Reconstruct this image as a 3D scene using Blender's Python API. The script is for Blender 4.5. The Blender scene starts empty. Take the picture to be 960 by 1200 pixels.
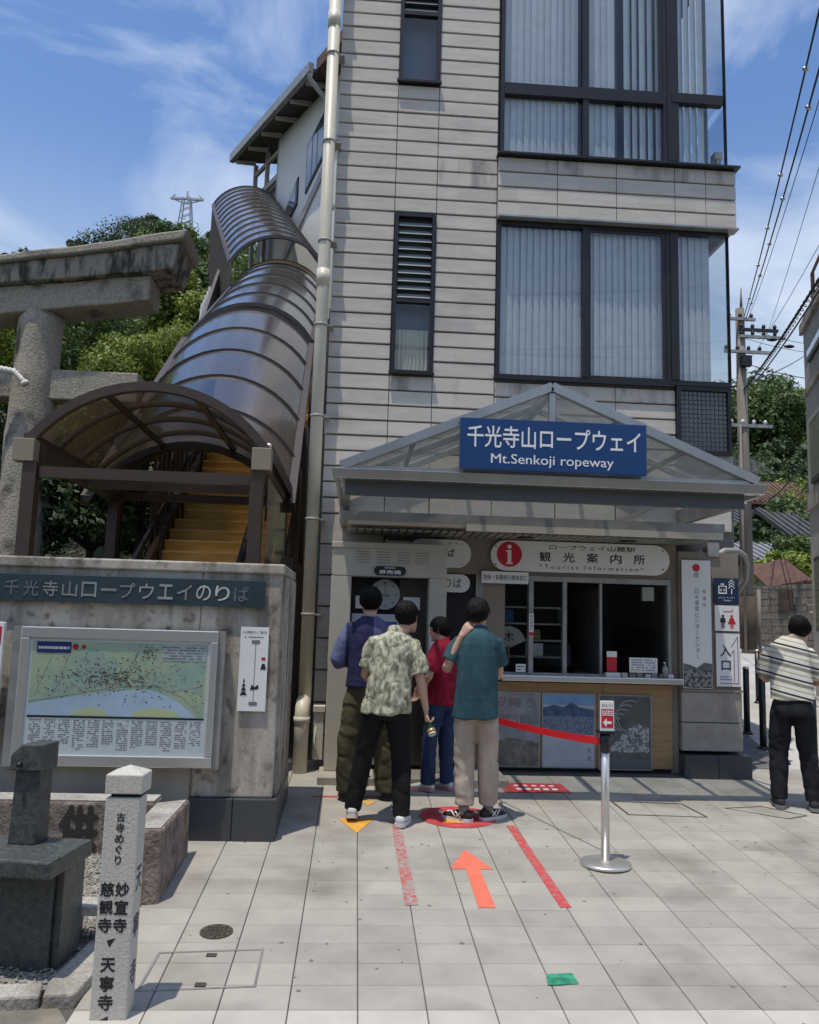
import bpy, math, random
import numpy as np
from mathutils import Vector, noise
R = math.radians
random.seed(7)
rng = np.random.default_rng(5)
S = 0.06                                             # the square climbs gently towards the station
sc = bpy.context.scene
C = sc.collection

# ------------------------------------------------------------------ camera, sky, sun, exposure
P, TH, RO = R(7.5), R(3.57), R(1.65)
fw = Vector((math.sin(TH)*math.cos(P), math.cos(TH)*math.cos(P), math.sin(P)))
r0 = Vector((math.cos(TH), -math.sin(TH), 0)); u0 = r0.cross(fw)
rr = math.cos(RO)*r0 + math.sin(RO)*u0; uu = -math.sin(RO)*r0 + math.cos(RO)*u0
cam = bpy.data.cameras.new('camera'); cam_o = bpy.data.objects.new('camera', cam); C.objects.link(cam_o)
from mathutils import Matrix
m3 = Matrix((rr, uu, -fw)).transposed()
cam_o.matrix_world = Matrix.Translation((0, 0, 1.903)) @ m3.to_4x4()
cam.sensor_fit = 'HORIZONTAL'; cam.sensor_width = 36.0; cam.lens = 36.0*961/960; cam.clip_start = .05; cam.clip_end = 2000
sc.camera = cam_o
SUN = Vector((-.165, -.19, 1.0)).normalized()
w = bpy.data.worlds.new('World'); sc.world = w; w.use_nodes = True
nt = w.node_tree; N = nt.nodes; L = nt.links
bg = N['Background']; sky = N.new('ShaderNodeTexSky'); sky.sky_type = 'NISHITA'; sky.sun_disc = False
sky.sun_elevation = math.asin(SUN.z); sky.sun_rotation = math.atan2(SUN.x, SUN.y); sky.altitude = 0
sky.air_density = 1.0; sky.dust_density = 1.0; sky.ozone_density = 1.6
tc = N.new('ShaderNodeTexCoord')
mp = N.new('ShaderNodeMapping'); mp.inputs['Scale'].default_value = (2.6, 3.2, 5.6); mp.inputs['Rotation'].default_value = (0.15, .5, .35)
nz = N.new('ShaderNodeTexNoise'); nz.inputs['Scale'].default_value = 1.15; nz.inputs['Detail'].default_value = 9; nz.inputs['Roughness'].default_value = .56; nz.inputs['Distortion'].default_value = .75
cr = N.new('ShaderNodeValToRGB'); cr.color_ramp.elements[0].position = .455; cr.color_ramp.elements[1].position = .80
cr.color_ramp.elements[0].color = (0, 0, 0, 1); cr.color_ramp.elements[1].color = (.75, .75, .75, 1)
mx = N.new('ShaderNodeMix'); mx.data_type = 'RGBA'; mx.inputs[7].default_value = (6.6, 7.0, 7.6, 1)
L.new(tc.outputs['Generated'], mp.inputs['Vector']); L.new(mp.outputs[0], nz.inputs['Vector']); L.new(nz.outputs['Fac'], cr.inputs['Fac'])
L.new(cr.outputs['Color'], mx.inputs[0]); tn = N.new('ShaderNodeVectorMath'); tn.operation = 'MULTIPLY'; tn.inputs[1].default_value = (.80, .98, 1.17); L.new(sky.outputs['Color'], tn.inputs[0]); 
sxy = N.new('ShaderNodeSeparateXYZ'); L.new(tc.outputs['Generated'], sxy.inputs[0]); hz = N.new('ShaderNodeMapRange'); hz.inputs[1].default_value = .54; hz.inputs[2].default_value = .20; hz.inputs[3].default_value = 0; hz.inputs[4].default_value = .88; hz.interpolation_type = 'SMOOTHSTEP'; L.new(sxy.outputs['Z'], hz.inputs[0])
mh = N.new('ShaderNodeMix'); mh.data_type = 'RGBA'; mh.inputs[7].default_value = (3.9, 4.5, 5.1, 1); L.new(hz.outputs[0], mh.inputs[0]); L.new(tn.outputs[0], mh.inputs[6]); L.new(mh.outputs[2], mx.inputs[6]); L.new(mx.outputs[2], bg.inputs['Color'])
bg.inputs['Strength'].default_value = .15
sun = bpy.data.lights.new('sun', 'SUN'); sun.energy = 3.5; sun.angle = R(.5); sun.color = (1, .925, .80)
so = bpy.data.objects.new('sun', sun); C.objects.link(so); so.rotation_euler = SUN.to_track_quat('Z', 'Y').to_euler(); so.location = (-5, -5, 20)
sc.view_settings.view_transform = 'Standard'; sc.view_settings.look = 'None'; sc.view_settings.gamma = 1; sc.view_settings.exposure = .05
sc.view_settings.use_curve_mapping = False

# ------------------------------------------------------------------ materials
def pm(name, col, rough=.6, metal=0., var=0., vs=4., vdet=5., bump=0., bs=60., col2=None, stretch=(1, 1, 1), contrast=(.35, .65), spec=.5,
       coord='pos', cell=None, cellvar=0., ramp2=None, wave=None):
    m = bpy.data.materials.new(name); m.use_nodes = True; t = m.node_tree; n = t.nodes; l = t.links
    b = n['Principled BSDF']; b.inputs['Roughness'].default_value = rough; b.inputs['Metallic'].default_value = metal
    b.inputs['Specular IOR Level'].default_value = spec
    col = tuple(col)+(1,)
    b.inputs['Base Color'].default_value = col
    if coord == 'pos': g = n.new('ShaderNodeNewGeometry'); src = g.outputs['Position']
    else: g = n.new('ShaderNodeTexCoord'); src = g.outputs['Object']
    mpg = n.new('ShaderNodeMapping'); mpg.inputs['Scale'].default_value = stretch; l.new(src, mpg.inputs[0]); v = mpg.outputs[0]
    cur = None
    if var or col2:
        a = n.new('ShaderNodeTexNoise'); a.inputs['Scale'].default_value = vs; a.inputs['Detail'].default_value = vdet; a.inputs['Roughness'].default_value = .62
        l.new(v, a.inputs['Vector'])
        rp = n.new('ShaderNodeValToRGB'); rp.color_ramp.elements[0].position = contrast[0]; rp.color_ramp.elements[1].position = contrast[1]
        c2 = tuple(col2)+(1,) if col2 else tuple(c*(1-var) for c in col[:3])+(1,)
        rp.color_ramp.elements[0].color = c2; rp.color_ramp.elements[1].color = col if col2 else tuple(min(1, c*(1+var*.5)) for c in col[:3])+(1,)
        l.new(a.outputs['Fac'], rp.inputs['Fac']); cur = rp.outputs['Color']
    if ramp2:                                         # a second, finer mottling: (colour, scale, lo, hi)
        a2 = n.new('ShaderNodeTexNoise'); a2.inputs['Scale'].default_value = ramp2[1]; a2.inputs['Detail'].default_value = 4; l.new(src, a2.inputs['Vector'])
        mr = n.new('ShaderNodeMapRange'); mr.inputs[1].default_value = ramp2[2]; mr.inputs[2].default_value = ramp2[3]; l.new(a2.outputs['Fac'], mr.inputs[0])
        mm = n.new('ShaderNodeMix'); mm.data_type = 'RGBA'; mm.inputs[6].default_value = col; mm.inputs[7].default_value = tuple(ramp2[0])+(1,)
        if cur: l.new(cur, mm.inputs[6])
        l.new(mr.outputs[0], mm.inputs[0]); cur = mm.outputs[2]
    if cell:                                          # every slab has a tone of its own
        q = n.new('ShaderNodeVectorMath'); q.operation = 'SUBTRACT'; q.inputs[1].default_value = (cell[0], cell[1], cell[2]); l.new(src, q.inputs[0])
        q2 = n.new('ShaderNodeVectorMath'); q2.operation = 'DIVIDE'; q2.inputs[1].default_value = (cell[3], cell[4], cell[5]); l.new(q.outputs[0], q2.inputs[0])
        q3 = n.new('ShaderNodeVectorMath'); q3.operation = 'FLOOR'; l.new(q2.outputs[0], q3.inputs[0])
        wn = n.new('ShaderNodeTexWhiteNoise'); l.new(q3.outputs[0], wn.inputs['Vector'])
        mr = n.new('ShaderNodeMapRange'); mr.inputs[3].default_value = 1-cellvar; mr.inputs[4].default_value = 1+cellvar*.6; l.new(wn.outputs['Value'], mr.inputs[0])
        mm = n.new('ShaderNodeVectorMath'); mm.operation = 'SCALE'; mm.inputs[0].default_value = col[:3]
        if cur: l.new(cur, mm.inputs[0])
        l.new(mr.outputs[0], mm.inputs['Scale']); cur = mm.outputs[0]
    if cur: l.new(cur, b.inputs['Base Color'])
    if bump:
        a = n.new('ShaderNodeTexNoise'); a.inputs['Scale'].default_value = bs; a.inputs['Detail'].default_value = 6; l.new(v, a.inputs['Vector'])
        bp = n.new('ShaderNodeBump'); bp.inputs['Strength'].default_value = bump; bp.inputs['Distance'].default_value = .01
        l.new(a.outputs['Fac'], bp.inputs['Height']); l.new(bp.outputs[0], b.inputs['Normal'])
    if wave:
        wv = n.new('ShaderNodeTexWave'); wv.inputs['Scale'].default_value = wave[0]; wv.bands_direction = wave[1]; wv.inputs['Distortion'].default_value = .5; l.new(src, wv.inputs['Vector'])
        bp = n.new('ShaderNodeBump'); bp.inputs['Strength'].default_value = wave[2]; bp.inputs['Distance'].default_value = .01
        l.new(wv.outputs['Fac'], bp.inputs['Height']); l.new(bp.outputs[0], b.inputs['Normal'])
    return m
def glass(name, tint, opac, refl_rough=.02, base=(.03, .035, .04), spec=.5, ior=1.45):
    m = bpy.data.materials.new(name); m.use_nodes = True; t = m.node_tree; n = t.nodes; l = t.links
    b = n['Principled BSDF']; b.inputs['Base Color'].default_value = tuple(base)+(1,); b.inputs['Roughness'].default_value = refl_rough; b.inputs['Specular IOR Level'].default_value = spec
    tr = n.new('ShaderNodeBsdfTransparent'); tr.inputs[0].default_value = tuple(tint)+(1,)
    gl = n.new('ShaderNodeBsdfGlossy'); gl.inputs['Roughness'].default_value = refl_rough; gl.inputs['Color'].default_value = (1, 1, 1, 1)
    fr = n.new('ShaderNodeFresnel'); geo = n.new('ShaderNodeNewGeometry'); im = n.new('ShaderNodeMapRange'); im.inputs[3].default_value = ior; im.inputs[4].default_value = 1/ior; l.new(geo.outputs['Backfacing'], im.inputs[0]); l.new(im.outputs[0], fr.inputs['IOR'])   # the same mirror strength from either face
    m1 = n.new('ShaderNodeMixShader'); m1.inputs[0].default_value = opac; l.new(tr.outputs[0], m1.inputs[1]); l.new(b.outputs[0], m1.inputs[2])
    m2 = n.new('ShaderNodeMixShader'); l.new(fr.outputs[0], m2.inputs[0]); l.new(m1.outputs[0], m2.inputs[1]); l.new(gl.outputs[0], m2.inputs[2])
    l.new(m2.outputs[0], n['Material Output'].inputs[0]); return m
MT = dict(
 siding=pm('siding', (.56, .515, .46), .75, var=.12, vs=2.2, bump=.25, bs=90, stretch=(1, 1, 6), ramp2=((.34, .32, .295), 1.3, .60, .80), cell=(-.375, 0, 4.408, .65, 50, .1625), cellvar=.07),
 siding_dirty=pm('weathered_siding', (.54, .495, .445), .78, col2=(.28, .26, .235), vs=2.6, bump=.25, bs=90, stretch=(1.3, 1, .35), contrast=(.36, .5), cell=(-.375, 0, 4.408, .65, 50, .1625), cellvar=.07),
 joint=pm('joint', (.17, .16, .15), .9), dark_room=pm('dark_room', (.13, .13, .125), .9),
 bronze=pm('dark_bronze_frame', (.022, .021, .024), .35, .3), alu=pm('aluminium', (.50, .50, .49), .35, .9, var=.12, vs=3, stretch=(1, 1, .2)),
 alu_dull=pm('dull_aluminium', (.34, .34, .33), .5, .55, var=.2, vs=5),
 steel=pm('brushed_steel', (.66, .65, .62), .34, .75, bump=.05, bs=30, stretch=(1, 1, 30)),
 win=glass('window_glass', (.93, .96, .98), .01, .015, (.08, .10, .12), .7, 1.6), win_clear=glass('clear_glass', (.9, .93, .94), .03),
 canopy=glass('canopy_glass', (.90, .91, .90), .16, .08, (.42, .42, .40), ior=1.4), kiosk=glass('kiosk_glass', (.82, .86, .86), .03, .02, (.02, .02, .02), ior=1.42),
 block=glass('glass_block', (.25, .28, .32), .65, .18, (.07, .085, .11), .8),
 blind=pm('blind_fabric', (.50, .54, .57), .8, var=.08, vs=9), curtain=pm('curtain', (.55, .52, .40), .9), grey_panel=pm('grey_panel', (.10, .115, .13), .5),
 taupe=pm('taupe_panel', (.235, .20, .16), .65, var=.1, vs=3), beige=pm('beige_paint', (.47, .435, .36), .5, var=.06, vs=4, bump=.04, bs=40),
 cream=pm('cream_panel', (.52, .49, .42), .6, var=.08, vs=2), pipe=pm('cream_pvc', (.60, .56, .45), .45, var=.14, vs=2.5, stretch=(1, 1, .5)), pipe_grey=pm('grey_pvc', (.30, .29, .27), .5, var=.1),
 wood=pm('wood_panel', (.36, .235, .115), .45, col2=(.27, .165, .075), vs=2.2, stretch=(1, 1, 14), bump=.1, bs=20), black=pm('black_paint', (.012, .012, .014), .4),
 granite_dk=pm('dark_granite', (.055, .06, .066), .4, var=.3, vs=90, ramp2=((.16, .165, .17), 160, .60, .75)),
 pier=pm('polished_stone', (.36, .335, .30), .35, col2=(.24, .22, .20), vs=5, contrast=(.3, .65)),
 stone=pm('rough_granite', (.42, .40, .36), .85, var=.35, vs=60, bump=.7, bs=45, ramp2=((.17, .155, .135), 3.2, .45, .75)),
 torii=pm('torii_granite', (.42, .375, .305), .9, col2=(.25, .22, .175), vs=38, bump=1.0, bs=34, ramp2=((.10, .085, .068), 3.1, .55, .72)),
 torii_wet=pm('blackened_granite', (.30, .265, .215), .9, col2=(.05, .045, .038), vs=5.5, vdet=9, bump=.9, bs=34, stretch=(1.6, 1, .4), contrast=(.40, .56)),
 conc=pm('aged_concrete', (.46, .42, .355), .85, col2=(.20, .172, .14), vs=2.6, vdet=8, bump=.5, bs=70, stretch=(1.6, 1.6, .45), contrast=(.36, .58), ramp2=((.09, .078, .066), 11, .55, .74)),
 conc_smooth=pm('smooth_concrete', (.37, .34, .29), .7, col2=(.26, .235, .20), vs=2, stretch=(1, 1, .5)),
 post=pm('pale_granite', (.53, .51, .46), .75, var=.10, vs=120, bump=.25, bs=80, ramp2=((.36, .345, .32), 150, .52, .7)),
 basin=pm('basin_granite', (.075, .085, .08), .45, col2=(.035, .04, .04), vs=30, bump=.2, bs=60, ramp2=((.16, .17, .165), 110, .6, .72)),
 carved=pm('carved_granite', (.27, .215, .18), .9, col2=(.10, .078, .066), vs=14, bump=1, bs=50), carved_ink=pm('carving_black', (.03, .027, .025), .9),  # last one: a flat near-black for the carved characters and the post neck
 paver=pm('paver', (.345, .325, .288), .8, var=.13, vs=3.2, vdet=8, bump=.22, bs=140, cell=(-.225, 3.585, -100, .3, .21, 500), cellvar=.10, ramp2=((.20, .185, .16), 1.9, .52, .78)),
 paver_lt=pm('pale_paver', (.46, .435, .39), .8, var=.12, vs=3, vdet=8, bump=.2, bs=140, cell=(-.225, 3.585, -100, .3, .21, 500), cellvar=.06),
 grout=pm('grout', (.085, .08, .072), .95), soil=pm('earth', (.055, .058, .03), .95, var=.4, vs=3, bump=.8, bs=15),
 gravel=pm('gravel_stone', (.27, .255, .225), .85, var=.5, vs=25), road=pm('concrete_lane', (.44, .43, .41), .85, var=.2, vs=1.2, vdet=9, bump=.3, bs=60),
 shaded_tiles=pm('painted_tile_shade', (.13, .13, .135), .9, var=.25, vs=4), brown=pm('brown_frame', (.058, .040, .030), .4, var=.15, vs=6),
 brown_box=pm('tan_cover', (.25, .20, .15), .5), poly=None,
 step=pm('step_timber', (.84, .60, .20), .55, col2=(.70, .46, .14), vs=2.5, stretch=(1, 1, 5)), nosing=pm('step_nosing', (.78, .62, .34), .5),
 navy=pm('navy_sign', (.012, .052, .17), .35), navy_dk=pm('dark_navy_sign', (.010, .022, .065), .4), slate=pm('slate_sign', (.034, .054, .066), .35, var=.2, vs=5), white=pm('white_sign', (.76, .76, .74), .4, var=.04), letter=pm('white_letter', (.80, .80, .79), .45),
 faded=pm('faded_letter', (.28, .30, .30), .6, var=.5, vs=4, contrast=(.3, .7)), ink=pm('black_ink', (.015, .015, .017), .5), grey_ink=pm('grey_ink', (.16, .16, .17), .6), red=pm('sign_red', (.52, .02, .03), .4),
 redfilm=pm('red_floor_film', (.50, .055, .06), .6, var=.35, vs=9, ramp2=((.42, .25, .23), 24, .60, .72)), orange=pm('orange_floor_film', (.68, .35, .05), .65, var=.2, vs=14, ramp2=((.45, .33, .18), 40, .60, .75)),
 coral=pm('coral_floor_film', (.70, .16, .10), .65, var=.12, vs=10, ramp2=((.50, .22, .17), 40, .60, .75)), greenfilm=pm('green_floor_film', (.035, .27, .16), .5, var=.5, vs=22),
 tape=pm('worn_red_tape', (.47, .06, .065), .75, col2=(.30, .20, .18), vs=26, contrast=(.34, .5)), tape_worn=pm('very_worn_red_tape', (.42, .09, .09), .75, col2=(.30, .27, .25), vs=30, contrast=(.46, .56)),
 gum=pm('trodden_gum', (.16, .15, .135), .8), belt=pm('red_belt', (.60, .01, .02), .55), iron=pm('cast_iron', (.09, .075, .06), .7, .4, var=.4, vs=60, bump=.6, bs=80),
 pole=pm('pole_concrete', (.20, .18, .155), .85, var=.25, vs=3, stretch=(1, 1, .3)), wire=pm('cable', (.02, .02, .022), .6), porcelain=pm('porcelain', (.55, .55, .55), .3),
 bark=pm('bark', (.07, .05, .035), .9, var=.3, vs=8), plaster=pm('plaster', (.62, .62, .60), .8, var=.07, vs=.6), plaster_tan=pm('tan_plaster', (.40, .37, .33), .85, var=.12, vs=.8),
 tile=pm('roof_tile', (.075, .075, .08), .5, var=.3, vs=5), rust=pm('rusty_roof', (.13, .07, .052), .8, var=.35, vs=4), oldwood=pm('old_wood', (.07, .05, .04), .9, var=.3, vs=5),
 stonewall=pm('stone_block', (.20, .18, .155), .9, var=.35, vs=5, bump=.6, bs=20), grey_roof=pm('grey_metal_roof', (.27, .28, .30), .5, .3),
 skin=pm('skin', (.54, .33, .235), .55, var=.08, vs=12, coord='obj'), hair=pm('black_hair', (.006, .0055, .0055), .6, spec=.18, bump=.25, bs=90, stretch=(6, 6, .7), coord='obj'),
 rope=pm('white_rope', (.62, .60, .56), .8), rubber=pm('rubber', (.02, .02, .02), .8), blue_poster=pm('blue_poster', (.02, .11, .30), .4),
)
poly = glass('smoked_polycarbonate', (.50, .40, .30), .50, .13, (.10, .082, .072), .9, 1.7); MT['poly'] = poly
MT['rib'] = pm('dark_rib', (.018, .014, .012), .45)
MT['louvre'] = pm('louvre_glass', (.30, .33, .35), .25, .2)
MT['poly_dark'] = glass('bronze_polycarbonate', (.50, .38, .27), .70, .15, (.085, .07, .06), .5, 1.6); MT['poly_porch'] = glass('porch_polycarbonate', (.70, .63, .54), .55, .2, (.26, .225, .185), .5, 1.4)
def leafmat(name, c1, c2, hue=.03):
    m = bpy.data.materials.new(name); m.use_nodes = True; t = m.node_tree; n = t.nodes; l = t.links; b = n['Principled BSDF']
    g = n.new('ShaderNodeNewGeometry'); a = n.new('ShaderNodeTexNoise'); a.inputs['Scale'].default_value = 1.1; a.inputs['Detail'].default_value = 4; l.new(g.outputs['Position'], a.inputs['Vector'])
    rp = n.new('ShaderNodeValToRGB'); rp.color_ramp.elements[0].position = .36; rp.color_ramp.elements[1].position = .66
    rp.color_ramp.elements[0].color = tuple(c1)+(1,); rp.color_ramp.elements[1].color = tuple(c2)+(1,); l.new(a.outputs['Fac'], rp.inputs['Fac'])
    hs = n.new('ShaderNodeHueSaturation'); mr = n.new('ShaderNodeMapRange'); mr.inputs[3].default_value = .6; mr.inputs[4].default_value = 1.45; l.new(g.outputs['Random Per Island'], mr.inputs[0])
    l.new(mr.outputs[0], hs.inputs['Value']); l.new(rp.outputs['Color'], hs.inputs['Color']); l.new(hs.outputs[0], b.inputs['Base Color']); b.inputs['Roughness'].default_value = .55
    tl = n.new('ShaderNodeBsdfTranslucent'); l.new(hs.outputs[0], tl.inputs[0]); mxs = n.new('ShaderNodeMixShader'); mxs.inputs[0].default_value = .3
    l.new(b.outputs[0], mxs.inputs[1]); l.new(tl.outputs[0], mxs.inputs[2]); l.new(mxs.outputs[0], n['Material Output'].inputs[0]); return m
LEAF = dict(bright=leafmat('bright_leaves', (.11, .17, .022), (.29, .34, .06)), mid=leafmat('green_leaves', (.05, .095, .02), (.13, .19, .045)), dark=leafmat('dark_leaves', (.025, .05, .018), (.07, .11, .035)))

# ------------------------------------------------------------------ mesh helpers
class M:
    def __init__(s): s.v = []; s.f = []; s.m = []; s.sm = []
    def add(s, vs, fs, mi=0, sm=False):
        o = len(s.v); s.v += [tuple(v) for v in vs]; s.f += [tuple(i+o for i in f) for f in fs]; s.m += [mi]*len(fs); s.sm += [sm]*len(fs); return s
    def hexa(s, c, mi=0): return s.add(c, [(0, 3, 2, 1), (4, 5, 6, 7), (0, 1, 5, 4), (1, 2, 6, 5), (2, 3, 7, 6), (3, 0, 4, 7)], mi)
    def box(s, x0, x1, y0, y1, z0, z1, mi=0):
        return s.hexa([(x0, y0, z0), (x1, y0, z0), (x1, y1, z0), (x0, y1, z0), (x0, y0, z1), (x1, y0, z1), (x1, y1, z1), (x0, y1, z1)], mi)
    def sbox(s, x0, x1, y0, y1, z0, z1, mi=0, sl=S):      # z follows the slope of the square
        return s.hexa([(x, y, z+sl*y) for z in (z0, z1) for x, y in ((x0, y0), (x1, y0), (x1, y1), (x0, y1))], mi)
    def bar(s, a, b, w, h, mi=0, up=(0, 0, 1)):            # rectangular bar between two points
        a, b = Vector(a), Vector(b); d = (b-a).normalized(); u = Vector(up); sx = d.cross(u)
        if sx.length < 1e-4: sx = Vector((1, 0, 0))
        sx.normalize(); uz = sx.cross(d).normalized(); c = []
        for p in (a, b):
            for i, j in ((-1, -1), (1, -1), (1, 1), (-1, 1)): c.append(p+sx*i*w/2+uz*j*h/2)
        return s.hexa([c[0], c[1], c[2], c[3], c[4], c[5], c[6], c[7]], mi)
    def tube(s, pts, rad, n=10, mi=0, caps=True, flat=1.):
        pts = [Vector(p) for p in pts]; k = len(pts); rad = [rad]*k if not hasattr(rad, '__len__') else rad; vs = []; ref = None
        for i, p in enumerate(pts):
            d = (pts[min(i+1, k-1)]-pts[max(i-1, 0)]).normalized()
            if ref is None: ref = Vector((0, 0, 1)) if abs(d.z) < .9 else Vector((1, 0, 0))
            a = d.cross(ref).normalized(); b = a.cross(d).normalized(); ref = b
            for j in range(n): t = 2*math.pi*j/n; vs.append(p+(a*math.cos(t)+b*math.sin(t)*flat)*rad[i])
        fs = [(i*n+j, i*n+(j+1) % n, (i+1)*n+(j+1) % n, (i+1)*n+j) for i in range(k-1) for j in range(n)]
        if caps: fs += [tuple(range(n-1, -1, -1)), tuple((k-1)*n+j for j in range(n))]
        return s.add(vs, fs, mi, True)
    def loft(s, rings, mi=0, caps=True, sm=True):
        n = len(rings[0]); vs = [p for r in rings for p in r]; k = len(rings)
        fs = [(i*n+j, i*n+(j+1) % n, (i+1)*n+(j+1) % n, (i+1)*n+j) for i in range(k-1) for j in range(n)]
        if caps: fs += [tuple(range(n-1, -1, -1)), tuple((k-1)*n+j for j in range(n))]
        return s.add(vs, fs, mi, sm)
    def ball(s, c, r, n=12, mi=0, sc=(1, 1, 1)):
        rings = []
        for i in range(1, n//2): t = math.pi*i/(n//2); rings.append([(c[0]+r*sc[0]*math.sin(t)*math.cos(a), c[1]+r*sc[1]*math.sin(t)*math.sin(a), c[2]-r*sc[2]*math.cos(t)) for a in [2*math.pi*j/n for j in range(n)]])
        return s.loft(rings, mi)
    def plate(s, pts, y0, y1, mi=0):                       # outline in XZ, extruded along Y
        n = len(pts); vs = [(x, y0, z) for x, z in pts]+[(x, y1, z) for x, z in pts]
        fs = [tuple(range(n)), tuple(range(2*n-1, n-1, -1))]+[(i, i+n, (i+1) % n+n, (i+1) % n) for i in range(n)]
        return s.add(vs, fs, mi)
    def ground_poly(s, pts, h0=.0, h1=.004, mi=0):         # flat film on the square
        n = len(pts); vs = [(x, y, S*y+h0) for x, y in pts]+[(x, y, S*y+h1) for x, y in pts]
        return s.add(vs, [tuple(range(n-1, -1, -1)), tuple(range(n, 2*n))]+[(i, (i+1) % n, (i+1) % n+n, i+n) for i in range(n)], mi)
    def mesh(s, name, mats, off=(0, 0, 0)):
        me = bpy.data.meshes.new(name); ox, oy, oz = off
        me.from_pydata([(x-ox, y-oy, z-oz) for x, y, z in s.v], [], s.f)
        for mm in (mats if isinstance(mats, (list, tuple)) else [mats]): me.materials.append(mm)
        me.polygons.foreach_set('material_index', s.m); me.polygons.foreach_set('use_smooth', s.sm); me.update(); return me
ORG = {}
def top(name, label, cat, loc, group=None, rz=0):
    o = bpy.data.objects.new(name, None); C.objects.link(o); o.location = loc; o.rotation_euler = (0, 0, rz); o.empty_display_size = .2
    o['label'] = label; o['category'] = cat
    if group: o['group'] = group
    ORG[o.name] = Vector(loc) if rz == 0 else Vector((0, 0, 0)); return o
def bev(o, wd, seg=2):
    if wd: b = o.modifiers.new('bevel', 'BEVEL'); b.width = wd; b.segments = seg; b.limit_method = 'ANGLE'; b.angle_limit = R(40)
def part(name, mb, mat, parent, label=None, bevel=0, kind=None):
    org = ORG[parent.name]; o = bpy.data.objects.new(name, mb.mesh(name, mat, org)); C.objects.link(o); o.parent = parent; ORG[o.name] = org
    if label: o['label'] = label
    if kind: o['kind'] = kind
    bev(o, bevel); return o
def inst(name, me, parent, pos, bevel=0):                  # a piece that shares its mesh
    o = bpy.data.objects.new(name, me); C.objects.link(o); o.parent = parent; o.location = Vector(pos)-ORG[parent.name]; ORG[o.name] = Vector(pos); bev(o, bevel); return o
def solo(name, mb, mat, label, cat, loc, group=None, bevel=0, kind=None):
    o = bpy.data.objects.new(name, mb.mesh(name, mat, loc)); C.objects.link(o); o.location = loc
    if label: o['label'] = label
    if cat: o['category'] = cat
    if group: o['group'] = group
    if kind: o['kind'] = kind
    bev(o, bevel); ORG[o.name] = Vector(loc); return o
def struct(name, mb, mat, loc=(0, 0, 0)): return solo(name, mb, mat, None, None, loc, kind='structure')
FC = {}
WS = bpy.data.scenes.new('workbench')                      # an empty scene in which type and cloth are evaluated quickly
def evaluated(ob):
    WS.collection.objects.link(ob); vl = WS.view_layers[0]; vl.update(); me = bpy.data.meshes.new_from_object(ob.evaluated_get(vl.depsgraph)); WS.collection.objects.unlink(ob); return me
def glyphs(s, bold=0.):                                    # a line of type as flat polygons (x right, y up), measured
    k = (s, bold)
    if k in FC: return FC[k]
    cu = bpy.data.curves.new('type', 'FONT'); cu.body = s; cu.size = 1; cu.offset = bold; cu.resolution_u = 3; cu.fill_mode = 'BOTH'; ob = bpy.data.objects.new('type', cu); me = evaluated(ob)
    v = [tuple(p.co) for p in me.vertices]; f = [tuple(p.vertices) for p in me.polygons]
    bpy.data.objects.remove(ob); bpy.data.curves.remove(cu); bpy.data.meshes.remove(me)
    FC[k] = (v, f); return FC[k]
def typeset(mb, s, x0, x1, z0, z1, y, mi=0, bold=0., ux=(1, 0, 0), org=None, uz=(0, 0, 1), keep=False):
    v, f = glyphs(s)
    if not v: return mb
    if bold:                                               # heavier strokes: copies a hair apart
        n0 = len(v); b_ = bold*.62; sh_ = ((-b_, 0), (b_, 0), (0, b_), (0, -b_)) if bold > .01 else ((-b_, 0), (b_, 0))
        v, f = [(p[0]+dx, p[1]+dy, .004*q) for q, (dx, dy) in enumerate(sh_) for p in v], [tuple(i+n0*q for i in ff) for q in range(len(sh_)) for ff in f]
    else: v = [(p[0], p[1], 0) for p in v]
    xs = [p[0] for p in v]; ys = [p[1] for p in v]; ax, bx, ay, by = min(xs), max(xs), min(ys), max(ys)
    kx = (x1-x0)/max(bx-ax, 1e-5); kz = (z1-z0)/max(by-ay, 1e-5); cx = 0; cz = 0
    if keep: k = min(kx, kz); cx = (x1-x0-k*(bx-ax))/2; cz = (z1-z0-k*(by-ay))/2; kx = kz = k
    if org is None: vs = [(x0+cx+(p[0]-ax)*kx, y-p[2]*.04, z0+cz+(p[1]-ay)*kz) for p in v]
    else:
        o = Vector(org); u = Vector(ux); wv = Vector(uz); nn = u.cross(wv).normalized(); vs = [o+u*(x0+cx+(p[0]-ax)*kx)+wv*(z0+cz+(p[1]-ay)*kz)+nn*p[2]*.04 for p in v]
    return mb.add(vs, f, mi)
def vtype(mb, s, xc, w, z1, z0, y, mi=0, bold=0., **k):
    n = len(s); h = (z1-z0)/n
    for i, c in enumerate(s):
        if c in ' ': continue
        if c == 'ー': mb.box(xc-w*.05, xc+w*.05, y, y+.0005, z1-h*(i+.9), z1-h*(i+.12), mi) if 'org' not in k else None; continue
        sh = .62 if c in 'ョッャュ' else .86
        typeset(mb, c, xc-w/2*sh/.86, xc+w/2*sh/.86, z1-h*(i+.93), z1-h*(i+.93-sh), y, mi, bold, keep=True, **k)
    return mb
def rrect(x0, x1, z0, z1, r, n=8):
    pts = []
    for cx, cz, a in ((x1-r, z0+r, -90), (x1-r, z1-r, 0), (x0+r, z1-r, 90), (x0+r, z0+r, 180)):
        for i in range(n+1): t = R(a+90*i/n); pts.append((cx+r*math.cos(t), cz+r*math.sin(t)))
    return pts
def disc(cx, cz, r, n=28): return [(cx+r*math.cos(2*math.pi*i/n), cz+r*math.sin(2*math.pi*i/n)) for i in range(n)]
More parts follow.
